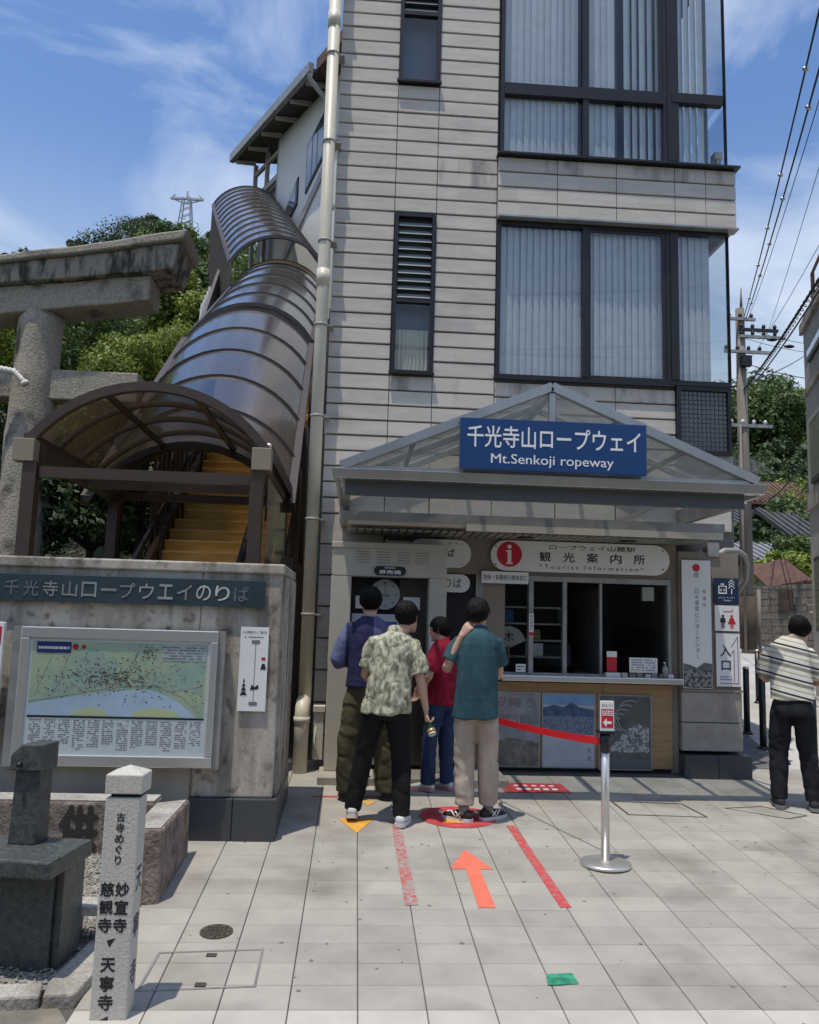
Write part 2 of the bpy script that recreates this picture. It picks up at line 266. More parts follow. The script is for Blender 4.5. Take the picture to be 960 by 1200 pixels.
def dashes(mb, x0, x1, z0, z1, y, rows, mi, fill=.8, seed=1, thick=.45):  # print too small to read
    r = random.Random(seed); h = (z1-z0)/rows
    for i in range(rows):
        x = x0
        while x < x1-.004:
            wd = r.uniform(.006, .02)
            if r.random() < fill: mb.box(x, min(x+wd, x1), y-.0004, y, z1-h*(i+.5+thick/2), z1-h*(i+.5-thick/2), mi)
            x += wd+.004

def at(px, py, Y):                                        # a measured sight line, met with a point at depth Y
    d = fw*961+rr*(px-480)-uu*(py-600); return Vector((0, 0, 1.903))+d*(Y/d.y)
# ------------------------------------------------------------------ terrain, paving
def smooth(a, b, x): t = min(1, max(0, (x-a)/(b-a))); return t*t*(3-2*t)
def terr(x, y):
    if y < 9: return max(S*y, -2.5)
    a = x/y; k = smooth(-.02, .38, a); y0 = 9+k*19; g = (.335+.06*smooth(-.42, -.22, a))*(1-k)+.195*k
    yy = min(y, 205+20*math.sin(x*.03)); z = S*y+max(0, yy-y0)*g
    if y > 30: z += 2.5*math.sin(x*.06+1)*smooth(30, 80, y)+1.5*math.sin(y*.09)*smooth(30, 80, y)
    return z
mb = M(); ys = [-300, -120, -60, -20, 0, 3, 6]+[9+1.0*i for i in range(30)]+[40+6*i for i in range(32)]+[260, 330, 450, 700]
xs = [-700, -450, -300]+[-220+8*i for i in range(22)]+[-44+2*i for i in range(45)]+[46+8*i for i in range(22)]+[300, 500, 700]
for y in ys:
    for x in xs: mb.v.append((x, y, terr(x, y)-.07))
nx = len(xs)
for j in range(len(ys)-1):
    for i in range(nx-1): mb.f.append((j*nx+i, j*nx+i+1, (j+1)*nx+i+1, (j+1)*nx+i)); mb.m.append(0); mb.sm.append(True)
struct('ground', mb, MT['soil'])
# bed of the paving, one sheet on the slope
mb = M(); mb.ground_poly([(-2.6, -1), (9.5, -1), (9.5, 8.6), (4.0, 9.5), (-1.2, 9.5), (-1.2, 6.0), (-2.6, 6.0)], -.06, -.014)
pav = struct('pavement', mb, MT['grout'], (0, 0, 0))
TX, TY, TW, TD = -.225, 3.585, .30, .21
g = .004
tm = M().add([(x, y, z+S*y) for z in (-.03, -.0035) for x, y in ((g/2, g/2), (TW-g/2, g/2), (TW-g/2, TD-g/2), (g/2, TD-g/2))]+
             [(x, y, S*y) for x, y in ((g/2+.003, g/2+.003), (TW-g/2-.003, g/2+.003), (TW-g/2-.003, TD-g/2-.003), (g/2+.003, TD-g/2-.003))],
             [(4, 5, 9, 8), (5, 6, 10, 9), (6, 7, 11, 10), (7, 4, 8, 11), (8, 9, 10, 11), (0, 1, 5, 4), (1, 2, 6, 5), (2, 3, 7, 6), (3, 0, 4, 7)])
me_t = tm.mesh('paving_tile', MT['paver']); me_tl = tm.mesh('paving_tile', MT['paver_lt'])
cells = []
for j in range(-12, 24):
    for i in range(-8, 32):
        x, y = TX+i*TW, TY+j*TD
        if x < -1.2 and y < 3.6 and y > 1: continue
        if x < -1.2 and y > 3.5: continue
        if x < -.83 and y > 5.9: continue
        if y > 8.35: continue
        vis = y > 3.2 and -.47*y-.3 < x < .58*y and not (y > 7.75 and x < 3.8) and not (y > 7.3 and x < 1.3)
        cells.append((not vis, y, i, j, x))
cells.sort(key=lambda c: (c[0], c[1]))
rest = M(); cnt = 0
for nv, y, i, j, x in cells:
    dz = random.uniform(-.0009, .0009)
    if cnt < 299 and not nv: inst('paving_tile', me_tl if j == 0 or j == 2 and False else me_t, pav, (x, y, S*y+dz)); cnt += 1
    else: rest.add([(a+x, b+y, c+S*y+dz) for a, b, c in tm.v], tm.f)
part('paving_tile_field', rest, MT['paver'], pav, kind='stuff')
# concrete lane going up between the houses and the side lane with its shaded tiles
mb = M(); pts = [(3.95, 8.4), (9.5, 8.4)]
for y0, y1, x00, x01, x10, x11 in ((8.36, 12, 4.0, 9.4, 4.2, 9.8), (12, 18, 4.2, 9.8, 5.5, 11.5), (18, 24, 5.5, 11.5, 9.0, 13.0), (24, 34, 9.0, 13, 16, 20)):
    mb.add([(x00, y0, terr(x00, y0)), (x01, y0, terr(x01, y0)), (x11, y1, terr(x11, y1)), (x10, y1, terr(x10, y1))], [(0, 1, 2, 3)])
struct('lane', mb, MT['road'])
mb = M(); mb.ground_poly([(3.9, 8.36), (4.45, 8.36), (4.95, 10.3), (5.3, 12.6), (3.9, 12.6)], .002, .006); struct('side_path', mb, MT['shaded_tiles'])  # dark sheet: the shade on the side lane's tiles, put into the colour

# ------------------------------------------------------------------ station building
B = top('ropeway_station_building', 'tall grey tiled ropeway station with big dark framed windows and ticket hatch', 'building', (-.375, 8.2, .45))
def holes_wall(mb, x0, x1, z0, z1, y0, y1, holes, mi=0):
    xs = sorted({x0, x1, *[h[0] for h in holes], *[h[1] for h in holes]}); zs = sorted({z0, z1, *[h[2] for h in holes], *[h[3] for h in holes]})
    for i in range(len(xs)-1):
        run = None
        for j in range(len(zs)-1):
            cx, cz = (xs[i]+xs[i+1])/2, (zs[j]+zs[j+1])/2; solid = not any(h[0] < cx < h[1] and h[2] < cz < h[3] for h in holes)
            if solid and run is None: run = zs[j]
            if run is not None and (not solid or j == len(zs)-2):
                mb.box(xs[i], xs[i+1], y0, y1, run, zs[j+1] if solid else zs[j], mi); run = None
NW = [(.275, .70, 4.44, 6.17), (.262, .70, 7.69, 9.45)]
WW = [(1.37, 3.895, 4.45, 6.16), (1.37, 3.895, 6.93, 9.62)]
GB = (3.30, 3.86, 3.72, 4.41)
TH_ = (1.3, 3.19, 1.38, 2.36)
mb = M(); holes_wall(mb, -.36, 3.895, .2, 9.9, 8.235, 8.42, NW+WW+[GB, TH_, (-.05, 1.2, .45, 2.4)])
mb.box(-.36, -.2, 8.42, 13, .2, 9.9); mb.box(-.2, 3.895, 12.8, 13, .2, 9.9); mb.box(-.36, 3.895, 8.42, 13, 9.7, 9.9)
holes = [(8.5, 9.9, 4.45, 6.16), (8.5, 9.9, 6.93, 9.62)]
for zz in ((.2, 4.45), (6.16, 6.93), (9.62, 9.9)): mb.box(3.74, 3.893, 8.42, 12.8, *zz)
for zz in ((4.45, 6.16), (6.93, 9.62)): mb.box(3.74, 3.893, 9.9, 12.8, *zz)
part('wall', mb, MT['joint'], B)
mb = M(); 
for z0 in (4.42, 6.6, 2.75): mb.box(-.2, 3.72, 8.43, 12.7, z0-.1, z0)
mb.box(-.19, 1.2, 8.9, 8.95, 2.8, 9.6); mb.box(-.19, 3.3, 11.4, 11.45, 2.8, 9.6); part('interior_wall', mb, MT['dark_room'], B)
# siding courses: lapped panels, every one a piece of its own
PC = {}
def siding(x0, x1, z0, z1, dirty=False, proud=0.):
    wd, h = round(x1-x0-.008, 4), round(z1-z0-.013, 4); k = (wd, h, dirty)
    if k not in PC:
        q = M().add([(0, 0, 0), (wd, 0, 0), (wd, -.022, 0), (0, -.022, 0)], [(0, 1, 2, 3)]); q.add([(0, -.022, 0), (0, -.028, .006), (0, -.024, h-.004), (0, 0, h), (0, 0, 0)], [(0, 1, 2, 3, 4)]); q.add([(wd, -.022, 0), (wd, -.028, .006), (wd, -.024, h-.004), (wd, 0, h), (wd, 0, 0)], [(4, 3, 2, 1, 0)])
        q.add([(0, -.022, 0), (wd, -.022, 0), (wd, -.028, .006), (0, -.028, .006)], [(0, 1, 2, 3)]); q.add([(0, -.028, .006), (wd, -.028, .006), (wd, -.024, h-.004), (0, -.024, h-.004)], [(0, 1, 2, 3)])
        q.add([(0, -.024, h-.004), (wd, -.024, h-.004), (wd, 0, h), (0, 0, h)], [(0, 1, 2, 3)])
        PC[k] = q.mesh('siding_panel', MT['siding_dirty'] if dirty else MT['siding'])
    inst('siding_panel', PC[k], B, (x0+.004, 8.2345-proud+random.uniform(-.0015, .0015), z0+.0065))
p = .1625
for k in range(-9, 33):
    z0 = 4.408+p*k; z1 = z0+p
    siding(-.375, .262, z0, z1, dirty=False)
    if not (4.44 < z0+.08 < 6.17 or 7.69 < z0+.08 < 9.45): siding(.262, .708, z0, z1, dirty=k in (-1,))
    siding(.708, 1.355, z0, z1, dirty=k in (-1, -2, 14, 13))
for k in range(8):
    z1 = 2.945-.31*k
    if z1-.31 > .44: siding(-.375, -.20 if k else .262, z1-.31, z1)
for j, (a, b) in enumerate(((1.357, 2.0), (2.0, 2.645), (2.645, 3.29), (3.29, 3.632), (3.632, 3.972))):
    for i in range(4): siding(a, b, 6.19+.17*i, 6.36+.17*i, dirty=(i == 3), proud=.05)
for a, b in ((1.357, 2.0), (2.0, 2.64), (2.64, 3.282)):
    for i in range(8): siding(a, b, 4.39-.1625*(i+1), 4.39-.1625*i, dirty=(i == 0))
mb = M()
for a, b in ((-.20, .255), (.255, .708), (.708, 1.345), (1.345, 2.0), (2.0, 2.63), (2.63, 3.28), (3.28, 3.86)): mb.box(a+.006, b-.006, 8.195, 8.234, 2.90, 3.14)
part('lower_panel', mb, MT['siding'], B)
part('blank_panel', M().box(3.285, 3.895, 8.21, 8.234, 3.14, 3.70), MT['alu_dull'], B); part('band_underside', M().box(1.36, 3.97, 8.10, 8.236, 6.165, 6.186), MT['alu_dull'], B); part('band_sill', M().box(1.34, 4.0, 8.09, 8.24, 6.873, 6.895), MT['bronze'], B); mb = M()
mb.box(1.357, 3.965, 8.1832, 8.2345, 6.187, 6.872); mb.box(3.895, 3.965, 8.2345, 12.8, 6.187, 6.872)
part('band', mb, [MT['alu_dull']], B)
def window(x0, x1, z0, z1, mull, jamb=None, y=8.19, fr=.045, sill=.05, trans=None, frr=.045):
    f = M(); d = .07
    f.box(x0, x1, y, y+d, z0, z0+sill); f.box(x0, x1, y, y+d, z1-fr, z1); f.box(x0, x0+fr, y+.001, y+d-.001, z0+sill, z1-fr); f.box(x1-frr, x1, y+.001, y+d-.001, z0+sill, z1-fr)
    for a, b in mull: f.box(a, b, y-.012, y+d-.01, z0+sill, z1-fr)
    if trans: f.box(x0+fr, x1-fr, y-.02, y+d-.01, *trans)
    f.box(x0-.02, x1+.02, y-.03, y, z0-.012, z0+.012)
    o = part('window', f, MT['bronze'], B); return o
def slats(o, xa, xb, za, zb, y=8.268, w_=.085, tilt=30, curve=0, name='blind_slat'):
    q = M(); t = R(tilt); q.add([(-w_/2*math.cos(t), -w_/2*math.sin(t), 0), (-w_*.17, -w_*.10, 0), (w_*.17, w_*.02, 0), (w_/2*math.cos(t), w_/2*math.sin(t), 0)]+[(-w_/2*math.cos(t), -w_/2*math.sin(t), zb-za), (-w_*.17, -w_*.10, zb-za), (w_*.17, w_*.02, zb-za), (w_/2*math.cos(t), w_/2*math.sin(t), zb-za)], [(0, 1, 5, 4), (1, 2, 6, 5), (2, 3, 7, 6)], sm=True)
    me = q.mesh(name, MT['blind']); n = int((xb-xa)/(w_*.82))
    for i in range(n): s_ = inst(name, me, o, (xa+(i+.5)*(xb-xa)/n, y+random.uniform(-.004, .004), za)); s_.rotation_euler = (0, 0, R(random.uniform(-7, 7)))
def pane(o, x0, x1, z0, z1, y=8.215, mat='win'): part('pane', M().add([(x0, y, z0), (x1, y, z0), (x1, y, z1), (x0, y, z1)], [(0, 1, 2, 3)]), MT[mat], o)
# middle floor
o = window(1.36, 3.24, 4.42, 6.165, [(2.285, 2.345)], trans=None)
pane(o, 1.41, 2.29, 4.47, 6.12, 8.225); pane(o, 2.34, 3.19, 4.47, 6.12, 8.21); slats(o, 1.42, 2.28, 4.49, 6.12, tilt=12); slats(o, 2.36, 3.20, 4.49, 6.12, tilt=12)
part('sash', M().box(2.345, 2.375, 8.2, 8.222, 4.47, 6.12).box(3.155, 3.195, 8.2, 8.222, 4.47, 6.12).box(2.375, 3.155, 8.2, 8.222, 4.47, 4.50).box(2.375, 3.155, 8.2, 8.222, 6.09, 6.12), MT['bronze'], o)
part('latch', M().box(2.27, 2.285, 8.16, 8.19, 5.15, 5.24), MT['black'], o)
o = window(3.24, 3.89, 4.44, 6.165, [(3.24, 3.325)], frr=.008); pane(o, 3.325, 3.885, 4.49, 6.12); slats(o, 3.33, 3.70, 4.49, 6.12, tilt=12)
part('side_pane', M().box(3.885, 3.891, 8.26, 9.9, 4.45, 6.16), MT['win'], o)
# top floor
o = window(1.375, 3.23, 6.905, 9.65, [(2.285, 2.35)], trans=(7.615, 7.745))
for za, zb in ((6.955, 7.61), (7.75, 9.6)):
    pane(o, 1.42, 2.285, za, zb, 8.225); pane(o, 2.35, 3.185, za, zb, 8.225)
slats(o, 1.43, 2.25, 6.96, 9.6, tilt=12); slats(o, 2.37, 2.66, 6.96, 9.6, tilt=12); slats(o, 2.76, 3.2, 6.96, 9.6, w_=.105, tilt=34)
part('sash', M().box(2.655, 2.70, 8.3, 8.33, 6.96, 9.6).box(3.15, 3.187, 8.2, 8.222, 7.75, 9.6).box(2.35, 3.15, 8.2, 8.222, 7.745, 7.775), MT['bronze'], o)
o = window(3.23, 3.90, 6.905, 9.65, [(3.23, 3.355)], trans=(7.65, 7.76), frr=.008)
for za, zb in ((6.955, 7.65), (7.76, 9.6)): pane(o, 3.355, 3.893, za, zb); part('side_pane', M().box(3.887, 3.893, 8.26, 9.9, za, zb), MT['win'], o)
slats(o, 3.37, 3.68, 6.96, 9.6, tilt=20)
part('interior_post', M().box(3.69, 3.76, 8.36, 8.44, 6.95, 9.6), MT['grey_panel'], o)
# narrow louvre windows
def narrow(x0, x1, z0, z1, zs, drape):
    f = M(); y = 8.185; f.box(x0, x0+.035, y, 8.26, z0, z1); f.box(x1-.035, x1, y, 8.26, z0, z1); f.box(x0+.035, x1-.035, y, 8.26, z0, z0+.035); f.box(x0+.035, x1-.035, y, 8.26, z1-.04, z1); f.box(x0+.035, x1-.035, y, 8.26, zs-.02, zs+.02)
    f.box(x0-.02, x1+.02, 8.15, 8.19, z0-.014, z0+.008); o = part('window', f, MT['bronze'], B)
    q = M().hexa([(x0+.04, 8.195, 0), (x1-.04, 8.195, 0), (x1-.04, 8.2, 0), (x0+.04, 8.2, 0), (x0+.04, 8.245, .062), (x1-.04, 8.245, .062), (x1-.04, 8.25, .062), (x0+.04, 8.25, .062)])
    q.v = [(a-x0, b-8.2, c) for a, b, c in q.v]; me = q.mesh('louvre_slat', MT['louvre']); n = int((z1-zs-.08)/.088)
    for i in range(n): inst('louvre_slat', me, o, (x0, 8.2, zs+.035+i*.088))
    pane(o, x0+.035, x1-.035, z0+.035, zs-.02, 8.215)
    if drape:
        cv = M(); m_ = 26; row = [(x0+.05+(x1-x0-.1)*i/m_, 8.30+.012*math.sin(i*1.9)) for i in range(m_+1)]
        cv.add([(a, b, z) for z in (z0+.05, zs-.28) for a, b in row], [(i, i+1, m_+2+i, m_+1+i) for i in range(m_)], sm=True); part('curtain', cv, MT['curtain'], o)
    part('backing', M().box(x0, x1, 8.36, 8.38, z0, z1), MT['grey_panel'], o)
narrow(.272, .703, 4.425, 6.18, 5.21, True); narrow(.262, .705, 7.68, 9.5, 8.50, False)
# glass block window
f = M(); x0, x1, z0, z1 = 3.285, 3.87, 3.70, 4.425
f.box(x0, x0+.045, 8.17, 8.26, z0, z1); f.box(x1-.035, x1, 8.17, 8.26, z0, z1); f.box(x0+.045, x1-.035, 8.17, 8.26, z0, z0+.04); f.box(x0+.045, x1-.035, 8.17, 8.26, z1-.045, z1)
o = part('window', f, MT['bronze'], B); nx_, nz_ = 11, 13; w_ = (x1-x0-.08)/nx_; h_ = (z1-z0-.085)/nz_
mb = M()
for i in range(nx_):
    for j in range(nz_): mb.box(x0+.045+i*w_+.005, x0+.045+(i+1)*w_-.005, 8.198, 8.23, z0+.04+j*h_+.005, z0+.04+(j+1)*h_-.005)
part('glass_block', mb, MT['block'], o, kind='stuff'); part('block_grout', M().box(x0+.045, x1-.035, 8.215, 8.228, z0+.04, z1-.045), MT['alu_dull'], o)
mb = M().box(3.90, 3.99, 8.5, 8.62, 7.22, 7.30).box(3.93, 3.98, 8.52, 8.6, 7.08, 7.22); mb.tube([(3.955, 8.56, 7.1), (3.955, 8.56, 7.0)], .022); part('gutter_end', mb, MT['cream'], B)

# ---- ground floor
mb = M(); mb.box(-.17, 3.46, 7.5, 8.19, 2.80, 2.885); part('eave_slab', mb, MT['alu_dull'], B)
mb = M(); mb.hexa([(-.10, 7.53, 2.77), (3.40, 7.53, 2.765), (3.38, 8.19, 2.735), (-.10, 8.19, 2.735), (-.10, 7.51, 2.799), (3.44, 7.51, 2.799), (3.44, 8.19, 2.799), (-.10, 8.19, 2.799)])
mb.box(1.0, 3.44, 7.49, 7.512, 2.735, 2.799); part('soffit', mb, MT['cream'], B)
mb = M()
for i in range(44): mb.box(-.08+i*.078, -.02+i*.078, 7.56, 8.1, 2.726, 2.7345)
part('soffit_slat', mb, MT['alu_dull'], B, kind='stuff')
for xx in (.62, 1.62, 2.62): part('downlight', M().tube([(xx, 7.8, 2.725), (xx, 7.8, 2.716)], .085, 18), MT['black'], B)
mb = M(); mb.box(.86, 3.205, 8.05, 8.12, 2.37, 2.734); mb.box(1.26, 1.47, 8.05, 8.12, 1.35, 2.37); mb.box(3.13, 3.205, 8.052, 8.12, .5, 2.37)
part('kiosk_wall', mb, MT['taupe'], B)
f = M(); f.box(1.47, 3.13, 8.02, 8.10, 2.32, 2.37); f.box(1.70, 1.745, 8.0, 8.1, 1.42, 2.32); f.box(2.045, 2.085, 8.03, 8.1, 1.42, 2.32); f.box(3.10, 3.13, 8.02, 8.1, 1.42, 2.32); f.box(1.47, 3.10, 8.02, 8.1, 1.41, 1.43); f.box(2.42, 2.445, 8.05, 8.1, 1.43, 2.32)
o = part('ticket_hatch', f, MT['alu_dull'], B)
pane(o, 1.47, 1.70, 1.43, 2.32, 8.06, 'kiosk'); pane(o, 1.745, 2.045, 1.43, 2.32, 8.06, 'kiosk'); pane(o, 2.45, 3.10, 1.43, 2.32, 8.075, 'kiosk')
mb = M()
for zz in (1.55, 1.72, 1.89, 2.06): mb.box(1.5, 2.2, 8.55, 8.8, zz, zz+.018)
mb.box(2.5, 2.52, 8.3, 9.6, 1.4, 2.3); part('shelf', mb, MT['alu_dull'], o)
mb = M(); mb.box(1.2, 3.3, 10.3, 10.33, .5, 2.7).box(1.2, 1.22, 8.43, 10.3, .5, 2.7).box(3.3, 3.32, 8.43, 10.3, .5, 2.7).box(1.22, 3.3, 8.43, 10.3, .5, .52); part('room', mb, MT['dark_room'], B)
mb = M(); mb.box(1.42, 3.205, 7.90, 8.25, 1.352, 1.412); part('counter', mb, MT['steel'], B, bevel=.012)
mb = M(); mb.box(1.2, 3.205, 8.062, 8.12, .44, 1.352); part('plinth_frame', mb, MT['black'], B)
for a, b in ((1.21, 1.80), (1.804, 2.44), (2.444, 3.135)): part('wood_panel', M().box(a, b, 8.03, 8.062, .54, 1.335), MT['wood'], B)
mb = M().box(1.15, 3.21, 7.93, 8.062, .40, .50); part('plinth', mb, MT['granite_dk'], B)
# right pier
for z0, z1 in ((.722, .988), (.996, 1.285)): part('pier_block', M().box(3.215, 3.822, 7.985, 8.23, z0, z1), MT['pier'], B, bevel=.006)
mb = M().box(3.208, 3.832, 7.97, 8.23, 1.288, 1.31); mb.box(3.208, 3.822, 8.0, 8.23, 1.31, 2.66); part('pier_top', mb, MT['taupe'], B)
for i, (a, b) in enumerate(((3.205, 3.535), (3.54, 3.868))): part('base_block', M().box(a, b, 7.90, 8.23, .34, .69), MT['granite_dk'], B, bevel=.006)
mb = M().tube([(3.60, 8.05, 2.62), (3.72, 8.08, 2.69), (3.88, 8.14, 2.70), (3.98, 8.2, 2.66), (4.03, 8.25, 2.57), (4.04, 8.3, 2.42), (4.0, 8.4, 2.30), (3.86, 8.5, 2.24)], .032, 12); part('drain_pipe', mb, MT['pipe_grey'], B)
part('drain_box', M().box(3.5, 3.62, 7.98, 8.1, 2.62, 2.76), MT['alu_dull'], B)
# door leaf behind the portal
mb = M().box(.86, 1.26, 8.10, 8.15, .5, 2.37); part('door', mb, MT['black'], B)
part('door_frame', M().box(1.18, 1.215, 8.05, 8.1, .5, 2.37).box(1.215, 1.26, 8.055, 8.1, .5, 2.37), MT['alu_dull'], B)
# plinth step
mb = M().sbox(-.28, 1.42, 7.45, 7.72, -.05, .06).sbox(-.28, 1.42, 7.72, 8.2, -.05, .06); part('entrance_step', M().box(-.28, 1.42, 7.46, 8.06, .40, .515), MT['conc_smooth'], B, bevel=.008)

# ticket machine booth
T = top('ticket_machine_booth', 'beige metal ticket machine booth left of the ticket hatch', 'ticket machine', (.31, 7.75, .515))
f = M(); f.box(-.225, .855, 7.75, 8.05, 2.30, 2.60); f.box(-.235, -.045, 7.752, 8.05, .516, 2.30); f.box(.69, .858, 7.752, 8.05, .516, 2.30); part('housing', f, MT['beige'], T, bevel=.008)
part('roof_trim', M().box(-.24, .87, 7.735, 8.06, 2.565, 2.62), MT['beige'], T, bevel=.005)
lv = M()
for gx in (-.01, .19, .38, .55):
    for i in range(5): lv.box(gx, gx+.13, 7.7465, 7.7505, 2.43+i*.025, 2.436+i*.025)
part('vent', lv, MT['taupe'], T)
part('back_panel', M().box(-.044, .69, 7.99, 8.02, .52, 2.29), MT['black'], T); part('dark_side_panel', M().box(.42, .69, 7.93, 7.985, .55, 2.29), pm('brown_glass', (.06, .05, .04), .2), T)
mc = part('machine_front', M().box(-.03, .42, 7.88, 7.985, .56, 1.95), pm('machine_white', (.50, .52, .55), .35), T, bevel=.004)
part('screen', M().box(.22, .40, 7.874, 7.879, 1.70, 1.88), MT['blue_poster'], mc); mb = M(); dashes(mb, .0, .2, 1.2, 1.88, 7.879, 14, 0, .75, 3); dashes(mb, .22, .4, 1.2, 1.66, 7.879, 9, 0, .75, 4); part('fare_print', mb, MT['grey_ink'], mc)
part('coin_slot', M().box(.30, .39, 7.872, 7.879, 1.02, 1.16).box(.05, .2, 7.872, 7.879, .78, .9), MT['black'], mc)
part('paper_notice', M().box(.0, .13, 7.93, 7.934, 2.0, 2.12), MT['white'], T); part('paper_notice', M().box(.46, .62, 7.925, 7.929, 2.0, 2.12), MT['white'], T)
pd = part('dial_sign', M().plate(disc(.28, 2.14, .145, 30), 7.92, 7.93), pm('pale_dial', (.36, .38, .37), .5), T)
mb = M().box(.277, .283, 7.917, 7.9195, 2.15, 2.25).box(.25, .33, 7.917, 7.9195, 2.12, 2.14)
for a in range(8): mb.box(.28+.11*math.cos(a*.785)-.01, .28+.11*math.cos(a*.785)+.01, 7.917, 7.9195, 2.14+.11*math.sin(a*.785)-.008, 2.14+.11*math.sin(a*.785)+.008)
part('dial_mark', mb, MT['grey_ink'], pd)
o = solo('ticket_machine_sign', M().plate(rrect(.165, .465, 2.315, 2.40, .042), 7.735, 7.748), MT['ink'], 'small black pill sign with white characters on the booth header', 'sign', (.315, 7.735, 2.31))
part('lettering', typeset(M(), '券売機', .21, .42, 2.325, 2.365, 7.7345, bold=.03), MT['letter'], o); mb = M(); dashes(mb, .24, .39, 2.375, 2.393, 7.7345, 1, 0, .9, 2); part('small_lettering', mb, MT['letter'], o)
o = solo('booth_notice', M().box(.70, .80, 7.742, 7.7475, 1.62, 1.86), MT['white'], 'white paper notice taped on the right leg of the beige booth', 'notice', (.75, 7.742, 1.62)); mb = M(); dashes(mb, .71, .79, 1.76, 1.85, 7.7415, 3, 0, .8, 5); part('print', mb, pm('magenta_ink', (.35, .05, .2), .6), o)

# pill signs
o = solo('ticket_office_sign', M().plate(rrect(.50, 1.12, 2.425, 2.70, .13), 8.02, 8.045), MT['white'], 'white rounded sign half hidden behind the booth, upper of two', 'sign', (.8, 8.02, 2.42))
part('lettering', typeset(typeset(M(), '・・', .90, .98, 2.655, 2.67, 8.0185), 'ば', .89, .955, 2.53, 2.61, 8.0185, bold=.02), MT['ink'], o); mb = M(); dashes(mb, .86, .99, 2.47, 2.50, 8.0185, 1, 0, .8, 8)
part('screw', M().plate(disc(1.03, 2.66, .008, 8), 8.0185, 8.02).plate(disc(1.03, 2.46, .008, 8), 8.0185, 8.02), MT['grey_ink'], o)
o = solo('boarding_sign', M().plate(rrect(.50, 1.115, 2.185, 2.36, .085), 8.02, 8.045), MT['white'], 'small white rounded boarding point sign below the other half hidden sign', 'sign', (.8, 8.02, 2.18))
part('lettering', typeset(M(), 'のりば', .78, 1.03, 2.23, 2.32, 8.0185, bold=.01), MT['ink'], o)
o = solo('tourist_information_sign', M().plate(rrect(1.315, 3.12, 2.412, 2.715, .150), 8.005, 8.035), MT['white'], 'long white rounded tourist information sign with red i disc above the hatch', 'sign', (2.2, 8.0, 2.41), bevel=.004)
d_ = part('red_disc', M().plate(disc(1.50, 2.575, .125, 40), 8.0015, 8.0045), MT['red'], o)
mb = M().plate(disc(1.50, 2.65, .021, 16), 7.999, 8.001); mb.box(1.482, 1.518, 7.999, 8.001, 2.49, 2.615); mb.box(1.466, 1.4815, 7.999, 8.001, 2.60, 2.615); mb.box(1.466, 1.534, 7.9975, 7.9985, 2.478, 2.492); part('letter_i', mb, MT['letter'], d_)
part('small_lettering', typeset(M(), 'ロープウェイ山麓駅', 1.90, 2.77, 2.635, 2.685, 8.003, bold=.008), MT['ink'], o)
mb = M()
for i, ch in enumerate('観光案内所'): typeset(mb, ch, 1.80+i*.238, 1.915+i*.238, 2.515, 2.612, 8.003, bold=.022)
part('large_lettering', mb, MT['ink'], o)
part('english_lettering', typeset(M(), '* T o u r i s t   I n f o r m a t i o n *', 1.80, 2.85, 2.445, 2.487, 8.003), MT['ink'], o)
mb = M()
for xx, zz in ((1.365, 2.655), (1.365, 2.47), (3.05, 2.66), (3.05, 2.475)): mb.plate(disc(xx, zz, .008, 10), 8.001, 8.004)
part('screw', mb, MT['black'], o)
o = solo('group_counter_sign', M().box(1.225, 1.69, 7.99, 8.0, 2.285, 2.40), MT['white'], 'narrow white lettered strip above the left end of the ticket hatch', 'sign', (1.46, 7.99, 2.285))
part('lettering', typeset(M(), '団体・各種割引専用窓口', 1.245, 1.67, 2.318, 2.368, 7.988, bold=.008), MT['ink'], o)

# things at the hatch
def sign(name, label, x0, x1, z0, z1, y, mat='white', cat='sign', d=.012, bevel=0): return solo(name, M().box(x0, x1, y, y+d, z0, z1), MT[mat], label, cat, ((x0+x1)/2, y, z0), bevel=bevel)
o = sign('hanging_label', 'small white strip label on the post of the ticket hatch', 1.70, 1.745, 1.78, 2.0, 7.985); part('print', vtype(M(), '最終便案内', 1.7225, .03, 1.99, 1.83, 7.984), MT['ink'], o); part('red_band', M().box(1.70, 1.745, 7.983, 7.9845, 1.785, 1.82), MT['red'], o)
o = sign('counter_card', 'small white card inside the left pane of the ticket hatch', 1.575, 1.67, 1.435, 1.51, 7.99); mb = M(); dashes(mb, 1.585, 1.66, 1.445, 1.5, 7.9895, 2, 0, .9, 11); part('print', mb, MT['ink'], o)
o = top('leaflet_stand', 'red and white leaflet stand on the counter behind the hatch glass', 'leaflet stand', (2.53, 8.0, 1.412)); part('leaflet', M().box(2.475, 2.575, 8.0, 8.012, 1.46, 1.62), MT['red'], o); part('header', M().box(2.475, 2.575, 7.998, 8.011, 1.60, 1.655), MT['white'], o); part('base', M().box(2.46, 2.60, 7.97, 8.05, 1.413, 1.45), MT['white'], o)
o = sign('information_card', 'wide white printed card standing on the right part of the counter', 2.70, 2.98, 1.455, 1.60, 7.995); mb = M(); dashes(mb, 2.72, 2.96, 1.47, 1.59, 7.9945, 5, 0, .85, 12); part('print', mb, MT['grey_ink'], o)
for i in range(7):
    x = 2.62+i*.075+random.uniform(-.01, .01)
    solo('souvenir_box', M().box(x, x+.055, 7.96+random.uniform(0, .03), 8.02, 1.413, 1.44+random.uniform(0, .025)), MT[random.choice(['cream', 'taupe', 'white', 'alu_dull'])], f'small souvenir box on the hatch counter, {["first", "second", "third", "fourth", "fifth", "sixth", "seventh"][i]} from the left of the row', 'box', (x+.02, 7.98, 1.413), group='souvenir boxes on the counter')
